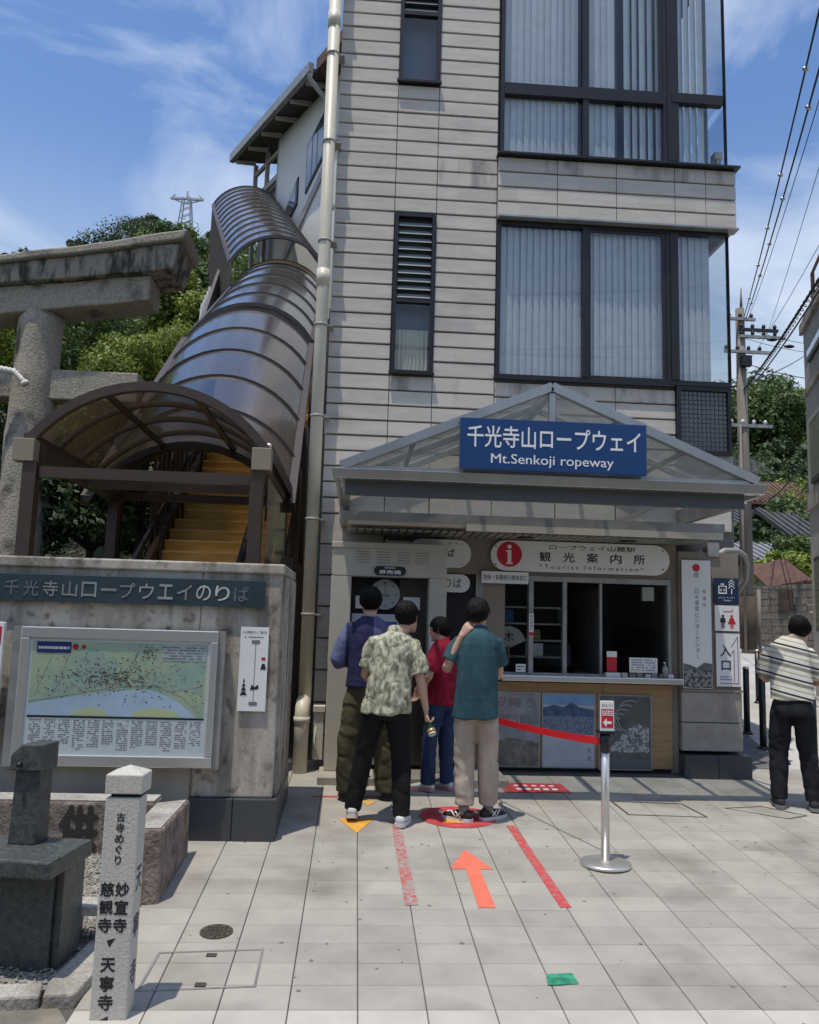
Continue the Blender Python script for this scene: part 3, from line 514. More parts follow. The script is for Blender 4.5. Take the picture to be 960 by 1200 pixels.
o = top('hand_gel_bottle', 'pale pump bottle at the right end of the counter', 'bottle', (3.05, 7.98, 1.412)); part('bottle', M().tube([(3.05, 7.98, 1.413), (3.05, 7.98, 1.50), (3.05, 7.98, 1.52), (3.05, 7.98, 1.535)], [.03, .03, .02, .01], 14), MT['alu_dull'], o); part('pump', M().tube([(3.05, 7.98, 1.535), (3.05, 7.98, 1.56), (3.03, 7.96, 1.562)], .006, 8), MT['white'], o)
solo('wall_speaker', M().box(2.87, 2.99, 8.09, 8.14, 2.16, 2.30), MT['cream'], 'small cream box under the top rail inside the hatch', 'speaker', (2.93, 8.09, 2.16), bevel=.006)
# fan standing behind the glass
o = top('hand_fan', 'large pale uchiwa fan displayed behind the left pane of the hatch', 'fan', (1.54, 8.2, 1.55)); fp = [(1.54+.17*math.cos(R(a)), 1.70+.17*math.sin(R(a))) for a in range(10, 171, 10)]+[(1.52, 1.66), (1.56, 1.66)]; part('leaf', M().plate(fp, 8.2, 8.204), MT['cream'], o); part('handle', M().box(1.53, 1.55, 8.2, 8.21, 1.5, 1.68), MT['wood'], o); part('character', typeset(M(), '木', 1.49, 1.59, 1.72, 1.82, 8.198, bold=.02), MT['ink'], o)

o = top('counter_monitor', 'dark monitor seen from behind inside the ticket office', 'monitor', (2.20, 8.9, 1.2)); part('casing', M().box(2.0, 2.36, 8.9, 8.94, 1.45, 1.68), MT['grey_panel'], o, bevel=.01); part('stand', M().box(2.15, 2.21, 8.92, 8.97, 1.2, 1.45), MT['black'], o)
o = top('back_office_desk', 'low desk with paper trays inside the ticket office', 'desk', (2.6, 9.4, .6)); part('desk_top', M().box(1.9, 3.2, 9.2, 9.8, 1.18, 1.22), MT['wood'], o); part('paper_tray', M().box(2.5, 2.8, 9.3, 9.6, 1.221, 1.38), MT['alu_dull'], o); part('desk_leg', M().box(1.95, 2.0, 9.25, 9.75, .52, 1.18), MT['grey_panel'], o)
for k, (x0_, x1_, z0_, z1_, mt, lb) in enumerate(((1.52, 1.66, 1.90, 2.04, 'blue_poster', 'small blue notice on the shelves behind the left pane'), (1.80, 1.98, 1.57, 1.70, 'white', 'white leaflets on the lowest shelf behind the second pane'), (1.82, 1.95, 1.74, 1.84, 'wood', 'brown souvenir pack on the middle shelf'), (2.75, 3.02, 1.75, 2.1, 'slate', 'slate coloured poster on the back of the ticket office'), (2.55, 2.70, 1.9, 2.1, 'white', 'small white sheet on the back of the ticket office'))):
    solo('shelf_item' if k < 4 and k > 0 else 'wall_notice', M().box(x0_, x1_, 8.6 if k < 3 else 10.25, 8.66 if k < 3 else 10.28, z0_, z1_), MT[mt], lb, 'notice' if k in (0, 3, 4) else 'merchandise', ((x0_+x1_)/2, 8.6 if k < 3 else 10.25, z0_))
# posters under the counter
def poster(x0, x1, z0, z1, label, kind):
    o = sign('poster', label, x0, x1, z0, z1, 8.012, 'alu_dull', 'poster', .018); y = 8.0105
    q = M(); a, b, c, d = x0+.012, x1-.012, z0+.012, z1-.012
    if kind == 0:
        q.box(a, b, y, y+.001, c, d, 0); part('paper', q, [pm('grey_blue_paper', (.30, .33, .35), .5, col2=(.16, .18, .19), vs=6)], o)
        part('lettering', typeset(typeset(M(), '桜舞う', a+.03, b-.03, d-.14, d-.04, y-.001, bold=.02), '尾道', a+.05, b-.07, d-.30, d-.2, y-.001, bold=.02), MT['grey_ink'], o)
        part('blossom', M().plate(disc(a+.08, d-.1, .05, 12), y-.0006, y).plate(disc(a+.25, d-.07, .04, 12), y-.0006, y), pm('pink_print', (.5, .25, .27), .5, var=.4, vs=30), o)
        part('landscape', M().plate([(a, c), (b, c), (b, c+.22), (a+.2, c+.27), (a, c+.2)], y-.0008, y), pm('landscape_print', (.22, .21, .19), .5, col2=(.10, .10, .09), vs=14), o)
    elif kind == 1:
        q.box(a, b, y, y+.001, c, d, 0); part('paper', q, [pm('pale_print', (.42, .47, .52), .5, col2=(.32, .37, .43), vs=4)], o)
        part('sky_print', M().box(a, b, y-.0006, y, d-.10, d), pm('sky_print', (.16, .30, .50), .5, var=.2, vs=5), o)
        part('mountain', M().plate([(a, d-.21), (b, d-.21), (b, d-.14), (a+.36, d-.12), (a+.28, d-.075), (a+.2, d-.12), (a+.1, d-.10), (a, d-.13)], y-.001, y), pm('mountain_print', (.05, .10, .19), .5, var=.4, vs=12), o)
        part('town_print', M().box(a, b, y-.0012, y, d-.38, d-.205), pm('town_print', (.20, .26, .34), .5, col2=(.05, .09, .15), vs=55), o)
        part('lettering', vtype(M(), '尾道', b-.05, .05, c+.19, c+.05, y-.001), MT['grey_ink'], o)
    else:
        q.box(a, b, y, y+.001, c, d, 0); part('paper', q, [pm('slate_print', (.12, .125, .12), .5, col2=(.07, .072, .07), vs=7)], o)
        q = M()
        for k in range(5): pts = [(a+.30-.07*k*.5+.13*math.cos(t)*(1-.1*k), d-.19-.02*k+.15*math.sin(t)*(1-.15*k)) for t in [R(x) for x in range(60, 300, 12)]]; q.tube([(px, y-.001, pz) for px, pz in pts], .006, 5)
        part('line_drawing', q, pm('pale_line', (.30, .36, .38), .6), o)
        part('town_print', M().plate([(a+.08, c+.16), (b-.02, c+.15), (b-.02, d-.3), (b-.12, d-.26), (a+.26, d-.32), (a+.12, d-.48)], y-.0006, y), pm('town_line_print', (.42, .45, .46), .5, col2=(.10, .12, .13), vs=45, contrast=(.46, .54)), o)
        part('border', M().box(a+.01, b-.01, y-.001, y, c+.01, c+.09), MT['grey_panel'], o)
poster(1.30, 1.822, .535, 1.245, 'grey poster with brush lettering and landscape, left of the three under the counter', 0)
poster(1.838, 2.362, .535, 1.24, 'blue seaside town poster in the middle below the ticket counter', 1)
poster(2.395, 2.925, .525, 1.238, 'dark grey poster with pale line drawing of a town, beside the bare wood', 2)

# banner and signs on the pier
o = sign('visitor_centre_banner', 'tall white vertical banner with red dot and hillside photograph on the pier', 3.227, 3.52, 1.32, 2.575, 7.968)
part('red_dot', M().plate(disc(3.373, 2.50, .038, 20), 7.9655, 7.9675), MT['red'], o); part('emblem', typeset(M(), '尾', 3.345, 3.40, 2.40, 2.455, 7.9665), MT['grey_ink'], o)
part('lettering', vtype(vtype(M(), '日本遺産ビジターセンター', 3.375, .045, 2.30, 1.60, 7.9665), '尾道市', 3.45, .038, 2.30, 2.10, 7.9665), MT['grey_ink'], o)
part('photo_print', M().box(3.23, 3.517, 7.9662, 7.9675, 1.325, 1.50), pm('photo_print', (.30, .30, .29), .5, col2=(.05, .05, .05), vs=32, contrast=(.45, .56)), o)
part('hill_print', M().plate([(3.23, 1.50), (3.23, 1.56), (3.30, 1.545), (3.40, 1.50)], 7.9664, 7.9672).plate([(3.34, 1.50), (3.44, 1.57), (3.517, 1.56), (3.517, 1.50)], 7.9650, 7.9658), pm('grey_hill_print', (.14, .145, .145), .5, var=.3, vs=20), o)
o = sign('visitor_direction_sign', 'small navy square sign with white hut and arrow symbols', 3.557, 3.806, 2.152, 2.405, 7.975, 'navy_dk')
y = 7.973; q = M(); q.box(3.60, 3.685, y, y+.001, 2.25, 2.262); q.box(3.60, 3.61, y, y+.001, 2.262, 2.33); q.box(3.675, 3.685, y, y+.001, 2.262, 2.33); q.box(3.61, 3.675, y, y+.001, 2.322, 2.33); q.box(3.622, 3.632, y, y+.001, 2.275, 2.30); q.box(3.652, 3.662, y, y+.001, 2.275, 2.30); q.box(3.625, 3.66, y, y+.001, 2.34, 2.352)
for k in range(3): q.plate([(3.735-.03, 2.30+k*.028), (3.735, 2.33+k*.028), (3.735+.03, 2.30+k*.028), (3.735+.03, 2.31+k*.028), (3.735, 2.34+k*.028), (3.735-.03, 2.31+k*.028)], y, y+.001)
q.box(3.73, 3.74, y, y+.001, 2.25, 2.30); part('pictogram', q, MT['letter'], o); part('lettering', typeset(typeset(M(), 'ビジターセンター', 3.60, 3.77, 2.205, 2.222, y), 'Center', 3.65, 3.73, 2.178, 2.195, y), MT['letter'], o)
o = sign('restroom_sign', 'small white restroom sign with black man and red woman figures', 3.560, 3.806, 1.885, 2.135, 7.975)
def figure(mb, x, z, h, skirt):
    mb.plate(disc(x, z+h*.9, h*.1, 12), y, y+.001)
    mb.plate([(x-.03, z+h*.42), (x+.03, z+h*.42), (x+.022, z+h*.78), (x-.022, z+h*.78)] if not skirt else [(x-.042, z+h*.32), (x+.042, z+h*.32), (x+.016, z+h*.78), (x-.016, z+h*.78)], y, y+.001)
    mb.box(x-.015, x-.003, y-.0004, y+.0006, z, z+h*.44); mb.box(x+.003, x+.015, y-.0004, y+.0006, z, z+h*.44)
q = M(); figure(q, 3.64, 1.91, .135, False); part('man_figure', q, MT['ink'], o); q = M(); figure(q, 3.73, 1.91, .135, True); q.box(3.64, 3.74, y, y+.001, 2.075, 2.081); q.box(3.735, 3.741, y, y+.001, 2.081, 2.105); part('woman_figure', q, MT['red'], o)
o = sign('entrance_sign', 'white entrance sign with large dark characters and purple arrow outline', 3.566, 3.808, 1.345, 1.86, 7.975)
part('lettering', typeset(typeset(M(), '入', 3.605, 3.715, 1.635, 1.745, y, bold=.03), '口', 3.615, 3.71, 1.50, 1.595, y, bold=.03), pm('indigo_ink', (.012, .012, .07), .5), o)
q = M()
for pts in (((3.60, 1.375), (3.785, 1.375), (3.785, 1.83), (3.72, 1.73)), ((3.745, 1.39), (3.745, 1.70), (3.72, 1.665))):
    for a, b in zip(pts, pts[1:]): q.bar((a[0], y, a[1]), (b[0], y, b[1]), .001, .006, up=(0, 1, 0)) if False else q.plate([(a[0]-.003, a[1]-.003), (b[0]+.003, b[1]-.003), (b[0]+.003, b[1]+.003), (a[0]-.003, a[1]+.003)] if abs(a[1]-b[1]) < .01 else [(a[0]-.003, a[1]), (a[0]+.003, a[1]), (b[0]+.003, b[1]), (b[0]-.003, b[1])], y, y+.001)
part('arrow_outline', q, pm('purple_ink', (.22, .03, .16), .5), o); mb = M(); dashes(mb, 3.60, 3.72, 1.40, 1.45, 7.9735, 2, 0, .9, 15); part('small_print', mb, pm('lilac_ink', (.2, .15, .4), .5), o)

# ------------------------------------------------------------------ gabled glass canopy
K = top('entrance_canopy', 'gabled aluminium and glass canopy over the ticket hatch', 'canopy', (1.6, 7.4, 2.9))
YF = 6.66
mb = M(); mb.hexa([(-.22, YF, 3.045), (3.44, YF, 3.045), (3.44, YF+.10, 3.045), (-.22, YF+.10, 3.045), (-.24, YF-.02, 3.125), (3.46, YF-.02, 3.125), (3.44, YF+.10, 3.125), (-.22, YF+.10, 3.125)]); part('gutter', mb, MT['alu'], K, bevel=.004)
part('front_beam', M().box(-.12, 3.30, YF+.105, YF+.165, 2.925, 3.085), pm('grey_beam', (.11, .115, .12), .35, .4), K)
for x in (-.15, 3.27): part('side_beam', M().box(x, x+.06, YF+.17, 8.19, 2.95, 3.10), MT['alu_dull'], K)
for x, s_ in ((-.20, 1), (3.40, -1)): part('side_fascia', M().box(x, x+.03, YF+.101, 8.19, 3.03, 3.14), MT['alu'], K)
AP = (1.60, 3.90)
def rafter(mb, y, th=.06, d=.06):
    for (x, z) in ((-.16, 3.15), (3.38, 3.155)): mb.bar((x, y, z), (AP[0], y, AP[1]), d, th)
mb = M(); rafter(mb, YF+.03, .075, .07); part('gable_rafter', mb, MT['alu'], K)
mb = M(); rafter(mb, YF+.75, .045, .045); rafter(mb, 8.15, .05, .045); part('rear_rafter', mb, MT['alu_dull'], K)
mb = M().box(AP[0]-.025, AP[0]+.025, YF+.005, YF+.05, 3.126, 3.84); mb.box(-.1, 3.3, YF+.01, YF+.05, 3.126, 3.155); part('gable_mullion', mb, MT['alu'], K)
mb = M().box(AP[0]-.03, AP[0]+.03, YF+.07, 8.19, 3.84, 3.905)
for t in (.33, .66):
    for sx in (-1, 1):
        x = AP[0]+sx*t*1.76; z = 3.90-t*.74; mb.box(x-.02, x+.02, YF+.07, 8.19, z-.035, z-.005)
part('purlin', mb, MT['alu_dull'], K)
for sx, xe in ((-1, -.16), (1, 3.38)):
    part('gable_pane', M().plate([(AP[0]+sx*.026, 3.157), (xe-sx*.10, 3.157), (AP[0]+sx*.026, 3.835)], YF+.026, YF+.032), MT['canopy'], K)
    for ya, yb in ((YF+.07, YF+.74), (YF+.76, 8.14)):
        mb = M().hexa([(AP[0], ya, 3.935), (xe, ya, 3.19), (xe, yb, 3.19), (AP[0], yb, 3.935), (AP[0], ya, 3.943), (xe, ya, 3.198), (xe, yb, 3.198), (AP[0], yb, 3.943)]); part('roof_pane', mb, MT['canopy'], K)
mb = M()
for x in (2.60, 3.27): mb.bar((x, 8.19, 2.94), (x+.25, 7.2, 3.06), .03, .03)
part('bracket', mb, MT['alu'], K)
o = solo('ropeway_name_sign', M().box(.812, 2.382, YF-.075, YF-.03, 3.150, 3.580), MT['navy'], 'large blue sign with white ropeway name on the front of the glass gable', 'sign', (1.6, YF-.075, 3.15), bevel=.004)
part('japanese_lettering', typeset(M(), '千光寺山ロープウェイ', .87, 2.33, 3.335, 3.52, YF-.077, bold=.018), MT['letter'], o)
part('english_lettering', typeset(M(), 'Mt.Senkoji ropeway', 1.07, 2.10, 3.18, 3.285, YF-.077, bold=.008), MT['letter'], o)

# ------------------------------------------------------------------ downpipes at the corner
D = top('downpipe', 'long cream downpipe running up the left corner of the station', 'pipe', (-.45, 8.06, .7))
part('pipe', M().tube([(-.452, 8.07, .95), (-.452, 8.07, 9.7)], .062, 20), MT['pipe'], D)
for z in (1.93, 2.86, 3.9, 4.85, 5.75, 6.85, 7.85, 8.7): part('bracket', M().tube([(-.452, 8.07, z-.012), (-.452, 8.07, z+.012)], .071, 20).box(-.40, -.33, 8.06, 8.2, z-.008, z+.008), MT['pipe_grey'], D)
for z in (5.35, 8.25): part('socket', M().tube([(-.452, 8.07, z-.09), (-.452, 8.07, z+.09)], .069, 20), MT['pipe'], D)
o = solo('ground_pipe', M().tube([(-.46, 7.9, .42), (-.46, 7.9, 1.0), (-.46, 7.92, 1.06), (-.46, 8.0, 1.1), (-.46, 8.1, 1.1)], .068, 18).tube([(-.46, 7.9, .92), (-.46, 7.9, .98)], .076, 18), MT['pipe'], 'short yellowed drain pipe with elbow standing at the foot of the downpipe', 'pipe', (-.46, 7.9, .42))
solo('wall_cable', M().tube([(-.36, 8.1, 1.05), (-.33, 7.98, .9), (-.34, 7.95, .75), (-.30, 7.96, .62)], .008, 6), MT['white'], 'thin white cable hanging beside the beige booth', 'cable', (-.34, 8.0, .6))
solo('utility_box', M().box(-.36, -.25, 7.95, 8.1, 1.02, 1.07).box(-.35, -.26, 7.97, 8.1, .58, 1.02), MT['cream'], 'small cream utility box squeezed between downpipe and booth', 'utility box', (-.3, 8.0, .55))
for k, z in enumerate((6.95, 6.18)): solo('wall_lamp', M().ball((-.40, 8.17, z), .035, 12), MT['alu'], ['small round chrome fixture on the station corner, upper of two', 'small round chrome fixture on the station corner, lower of two'][k], 'light', (-.4, 8.17, z))

# ------------------------------------------------------------------ map wall
Wl = top('stone_map_wall', 'weathered concrete wall carrying the town map and ropeway sign', 'wall', (-1.9, 6.5, .36))
mb = M(); mb.box(-4.2, -1.10, 5.985, 7.05, .2, 2.255); mb.box(-1.10, -.53, 5.985, 7.05, .64, 2.255); part('wall_body', mb, MT['conc'], Wl, bevel=.015)
part('coping', M().box(-4.21, -.515, 5.965, 7.06, 2.20, 2.275), MT['conc'], Wl, bevel=.012)
part('side_panel', M().box(-.5295, -.51, 6.05, 6.45, .64, 2.19), MT['conc'], Wl); part('side_panel', M().box(-.5295, -.505, 6.47, 7.0, .64, 2.19), MT['conc'], Wl)
for a, b in ((-1.10, -.80), (-.797, -.498)): part('base_block', M().box(a, b, 5.955, 7.06, .30, .64), MT['granite_dk'], Wl, bevel=.008)
part('lower_panel', M().box(-4.2, -1.105, 5.955, 5.984, .30, .86), MT['conc_smooth'], Wl)
o = solo('boarding_point_sign', M().box(-3.4, -.645, 5.945, 5.965, 1.958, 2.150), MT['slate'], 'long slate blue nameplate with pale raised characters along the wall top', 'sign', (-1.9, 5.945, 1.958), bevel=.003)
mb = M(); mw = .178
for i, ch in enumerate('千光寺山ロープウェイのりば'):
    x = -2.462+i*.133
    typeset(mb, ch, x, x+.104, 1.998, 2.106, 5.942, mi=0 if i < 2 or i == 12 else (1 if i < 10 else 2), bold=.012) if ch != 'ー' else mb.box(x, x+.108, 5.9415, 5.9435, 2.045, 2.064, 1)
part('lettering', mb, [pm('dim_letter', (.12, .14, .15), .6), MT['faded'], pm('brighter_letter', (.50, .51, .49), .6, var=.3, vs=6)], o)
# map case
Mp = top('map_case', 'stainless steel framed illustrated town map mounted on the wall', 'map board', (-1.6, 5.9, .85))
f = M(); yF = 5.86; x0, x1, z0, z1 = -2.285, -.945, .855, 1.785
for a, b, c, d in ((x0, x1, z1-.075, z1), (x0, x1, z0, z0+.075), (x0, x0+.06, z0+.075, z1-.075), (x1-.05, x1, z0+.075, z1-.075)): f.box(a, b, yF, 5.954, c, d)
part('frame', f, MT['steel'], Mp, bevel=.006); y = yF+.018; a, b, c, d = x0+.06, x1-.05, z0+.075, z1-.075
part('side_return', M().box(x1+.001, x1+.045, yF+.03, 5.955, z0-.01, z1), MT['alu_dull'], Mp); part('side_return', M().box(x0-.06, x0-.001, yF+.02, 5.955, z0-.01, z1), MT['alu_dull'], Mp)
sh = part('map_sheet', M().box(a, b, y, y+.01, c, d), pm('map_paper', (.74, .76, .75), .4), Mp)
zc = c+.255; W_ = b-a; H_ = d-zc; UX = lambda u: a+u*W_; UZ = lambda v: zc+v*H_
part('land_print', M().box(a+.02, b-.02, y-.0006, y, zc, d-.02), pm('map_green', (.52, .60, .37), .5, col2=(.37, .49, .40), vs=3.2, contrast=(.38, .6)), sh)
part('hill_shade_print', M().plate([(UX(.2), UZ(.45)), (UX(.3), UZ(.35)), (UX(.45), UZ(.42)), (UX(.5), UZ(.7)), (UX(.4), UZ(.92)), (UX(.28), UZ(.85))], y-.0012, y-.0007).plate([(UX(.78), UZ(.38)), (UX(.97), UZ(.3)), (UX(.97), UZ(.72)), (UX(.82), UZ(.66))], y-.0012, y-.0007), pm('map_teal', (.36, .49, .43), .5, col2=(.46, .57, .42), vs=9), sh)
river = [(a+.02, UZ(.16)), (UX(.25), UZ(.25)), (UX(.5), UZ(.34)), (UX(.68), UZ(.36)), (UX(.82), UZ(.24)), (UX(.9), UZ(.1)), (b-.08, zc+.005), (a+.02, zc+.005)]
part('sea_print', M().plate(river, y-.0018, y-.0013), pm('map_blue', (.54, .66, .78), .5, var=.1, vs=4), sh)
part('island_print', M().plate([(UX(.25), zc+.008), (UX(.45), zc+.008), (UX(.44), UZ(.08)), (UX(.36), UZ(.12)), (UX(.28), UZ(.08))], y-.0024, y-.0019).plate([(UX(.58), zc+.008), (UX(.86), zc+.008), (UX(.82), UZ(.09)), (UX(.70), UZ(.13)), (UX(.6), UZ(.08))], y-.0024, y-.0019), pm('map_island', (.62, .70, .36), .5), sh)
road = M()
for pts in (((.02, .19), (.25, .29), (.5, .40), (.7, .42), (.86, .28), (.97, .05)), ((.45, .38), (.55, .6), (.62, .95)), ((.3, .3), (.42, .55), (.40, .9)), ((.7, .42), (.8, .35), (.96, .42)), ((.05, .3), (.12, .75)), ((.15, .3), (.22, .8))):
    for p0, p1 in zip(pts, pts[1:]): road.bar((UX(p0[0]), y-.002, UZ(p0[1])), (UX(p1[0]), y-.002, UZ(p1[1])), .0012, .0055)
part('road_print', road, pm('map_road', (.52, .50, .44), .5), sh)
mk = M(); r_ = random.Random(3)
for i in range(620):
    u, v = (r_.gauss(.46, .14), r_.gauss(.50, .09)) if i < 400 else ((r_.gauss(.66, .04), r_.gauss(.82, .07)) if i < 460 else (r_.uniform(.03, .97), r_.uniform(.14, .9)))
    if not (.02 < u < .97 and .05 < v < .93): continue
    w_ = r_.uniform(.004, .013); h_ = r_.uniform(.003, .007); mk.box(UX(u), UX(u)+w_, y-.0034, y-.0029, UZ(v), UZ(v)+h_, r_.choice([0, 0, 1, 2]))
part('landmark_print', mk, [MT['ink'], pm('map_red', (.3, .05, .04), .5), pm('map_brown', (.16, .10, .06), .5)], sh)
part('title_print', M().box(a+.05, a+.28, y-.0036, y-.0031, d-.10, d-.025), pm('indigo', (.03, .03, .16), .5), sh); mb = M(); dashes(mb, a+.06, a+.27, d-.085, d-.045, y-.0038, 1, 0, .95, 21); part('title_lettering', mb, MT['letter'], sh)
part('logo_print', M().plate(disc(a+.31, d-.055, .02, 14), y-.0036, y-.003).plate(disc(a+.365, d-.055, .014, 12), y-.0036, y-.003), MT['red'], sh)
part('legend_panel', M().box(b-.33, b-.03, y-.0030, y-.0025, d-.135, d-.03), pm('legend_white', (.52, .55, .55), .5), sh); mb = M(); dashes(mb, b-.32, b-.04, d-.13, d-.035, y-.0034, 5, 0, .75, 22); part('legend_lettering', mb, MT['grey_ink'], sh)
part('divider_print', M().box(a+.02, b-.02, y-.0028, y-.0022, zc-.010, zc+.002), MT['ink'], sh)
mb = M()
for k in range(12): x_ = a+.04+k*.098; dashes(mb, x_, x_+.075, c+.03+.02*(k % 3), zc-.02, y-.0008, 14-(k % 3), 0, .78, 30+k, .4)
part('index_lettering', mb, MT['grey_ink'], sh)
part('qr_free_panel', M().box(b-.13, b-.05, y-.0012, y-.0008, c+.09, c+.16), MT['white'], sh)
part('glazing', M().box(a, b, yF+.008, yF+.009, c, d), glass('case_glass', (.97, .98, .98), .01, .03, ior=1.22), Mp)
# narrow plate right of the map
o = sign('route_plate', 'narrow white plate with ropeway line diagram right of the map', -.805, -.607, 1.235, 1.822, 5.962); y = 5.960
part('lettering', typeset(M(), '山頂駅のご案内', -.79, -.622, 1.775, 1.795, y), MT['ink'], o); mb = M(); dashes(mb, -.775, -.635, 1.74, 1.76, 5.9615, 1, 0, .9, 41); part('small_lettering', mb, MT['grey_ink'], o)
q = M().box(-.697, -.693, y, y+.001, 1.30, 1.71); q.plate(rrect(-.725, -.665, 1.705, 1.73, .01), y, y+.001); q.plate(rrect(-.725, -.665, 1.275, 1.30, .01), y, y+.001); part('route_line', q, MT['grey_ink'], o)
q = M()
for k in range(4): q.plate([(-.79+.006*k, 1.345+.03*k), (-.74-.006*k, 1.345+.03*k), (-.755-.004*k, 1.37+.03*k), (-.775+.004*k, 1.37+.03*k)], y-.0002, y+.0008)
q.plate([(-.72, 1.38), (-.66, 1.39), (-.665, 1.42), (-.69, 1.40), (-.71, 1.42)], y, y+.001); q.plate([(-.655, 1.525), (-.60-.015, 1.525), (-.625, 1.565), (-.645, 1.565)], y, y+.001); part('building_pictogram', q, MT['ink'], o)
part('cabin_pictogram', M().box(-.65, -.622, y, y+.001, 1.59, 1.61), MT['red'], o)
o = top('tourist_notice_board', 'white notice board with red block at the left edge of the wall', 'notice board', (-2.55, 5.9, .95)); part('board', M().box(-2.85, -2.40, 5.86, 5.90, .98, 1.81), MT['white'], o, bevel=.004); part('red_block', M().box(-2.52, -2.415, 5.857, 5.8595, 1.66, 1.78), MT['red'], o); part('red_block_lettering', typeset(M(), 'ふ', -2.50, -2.44, 1.69, 1.75, 5.8555), MT['letter'], o)
part('bracket', M().box(-2.84, -2.41, 5.90, 5.953, 1.2, 1.25), MT['alu_dull'], o); mb = M(); dashes(mb, -2.6, -2.42, 1.1, 1.6, 5.8595, 7, 0, .6, 44); part('lettering', mb, MT['navy'], o)

# ------------------------------------------------------------------ carved kerb round the water place
Kb = top('carved_stone_surround', 'rough stone surround with large carved characters behind the water basin', 'stone surround', (-1.6, 5.4, .3))
bk = part('back_slab', M().box(-2.38, -1.24, 5.58, 5.80, .30, .69), MT['carved'], Kb, bevel=.02)
part('top_face', M().box(-2.37, -1.25, 5.59, 5.79, .69, .696), MT['stone'], bk)
part('carved_character', typeset(typeset(typeset(M(), '水', -2.14, -1.87, .40, .66, 5.575, bold=.06), '供', -1.84, -1.585, .39, .67, 5.575, bold=.06), '給', -1.555, -1.30, .40, .66, 5.575, bold=.06), MT['carved_ink'], bk)
sd = part('side_slab', M().hexa([(-1.22, 4.86, .25), (-1.035, 4.89, .25), (-1.035, 5.72, .25), (-1.25, 5.57, .25), (-1.22, 4.88, .69), (-1.04, 4.91, .69), (-1.04, 5.70, .69), (-1.23, 5.575, .69)]), MT['carved'], Kb, bevel=.018)
part('top_face', M().add([(-1.21, 4.90, .694), (-1.055, 4.925, .694), (-1.055, 5.66, .694), (-1.22, 5.56, .694)], [(0, 1, 2, 3)]), MT['stone'], sd)
part('left_slab', M().box(-2.95, -2.42, 5.5, 5.8, .30, .69), MT['carved'], Kb, bevel=.02)
# gravel bed (stuff)
mb = M()
for i in range(6000):
    x, y = rng.uniform(-2.1, -1.05), rng.uniform(3.85, 5.6)
    if x > min(-1.21, -1.28+(y-3.93)*.18): continue
    s_ = rng.uniform(.006, .013); z = S*y+.035+rng.uniform(-.012, .006); a = rng.uniform(0, 6.28); ca, sa = math.cos(a)*s_, math.sin(a)*s_
    mb.add([(x+ca, y+sa, z), (x-sa, y+ca, z), (x-ca, y-sa, z), (x+sa, y-ca, z), (x+.1*ca, y, z+s_*.8), (x, y, z-s_)], [(0, 1, 4), (1, 2, 4), (2, 3, 4), (3, 0, 4)])
mb.ground_poly([(-2.2, 3.86), (-1.26, 3.90), (-1.21, 4.3), (-1.21, 5.6), (-2.2, 5.6)], -.03, .028); solo('gravel_bed', mb, MT['gravel'], 'pale gravel around the dark water basin', 'gravel', (-1.7, 4.6, .27), kind='stuff')
for pts, lab in (([(-1.72, 3.775), (-1.277, 3.812), (-1.300, 3.925), (-1.74, 3.90)], 'weathered kerbstone lying in front of the dark basin at the lower left corner'), ([(-1.265, 3.815), (-1.135, 3.83), (-1.11, 4.03), (-1.14, 4.60), (-1.20, 4.60), (-1.285, 3.93)], 'long slanting kerbstone beside the inscribed stone post')):
    mb = M(); mb.ground_poly(pts, -.05, .05); solo('kerb_stone', mb, MT['stone'], lab, 'kerbstone', (pts[0][0], pts[0][1], .23), group='kerbstones of the water place', bevel=.012)
mb = M(); mb.ground_poly([(-2.6, 1.5), (-1.05, 1.5), (-1.05, 3.6), (-1.25, 3.9), (-2.6, 3.88)], -.02, -.006); struct('earth_verge', mb, pm('brown_concrete', (.20, .18, .145), .9, var=.4, vs=3, bump=.6, bs=20))
# water basin
Wb = top('stone_water_basin', 'dark polished granite water basin with tap pillar at the left edge', 'water basin', (-1.296, 3.871, 0), rz=R(-9))
part('basin_body', M().box(-.85, -.07, .17, .40, .20, .72), MT['basin'], Wb, bevel=.01)
part('basin_side', M().box(-.068, -.03, .20, .40, .22, .72), MT['basin'], Wb, bevel=.004)
part('basin_rim', M().box(-.9, 0, 0, .40, .722, .80), MT['basin'], Wb, bevel=.01)
pl = part('tap_pillar', M().hexa([(-.345, .235, .80), (-.21, .235, .80), (-.21, .36, .80), (-.345, .36, .80), (-.335, .24, 1.14), (-.21, .24, 1.14), (-.21, .355, 1.14), (-.335, .355, 1.14)]), MT['basin'], Wb, bevel=.006)
part('pillar_cap', M().plate([(-.355, 1.14), (-.195, 1.14), (-.195, 1.265), (-.30, 1.265), (-.355, 1.215)], .215, .37), MT['basin'], pl, bevel=.008); part('spout', M().tube([(-.30, .215, 1.17), (-.30, .195, 1.17)], .012, 10), MT['black'], pl)
o = top('stone_ledge', 'small stone ledge on posts between basin and inscribed post', 'stone ledge', (-1.3, 4.35, .26)); part('slab', M().box(-1.33, -1.17, 4.30, 4.45, .43, .475), MT['stone'], o, bevel=.006); part('support', M().box(-1.20, -1.175, 4.32, 4.43, .24, .43).box(-1.325, -1.30, 4.32, 4.43, .24, .43), MT['basin'], o)

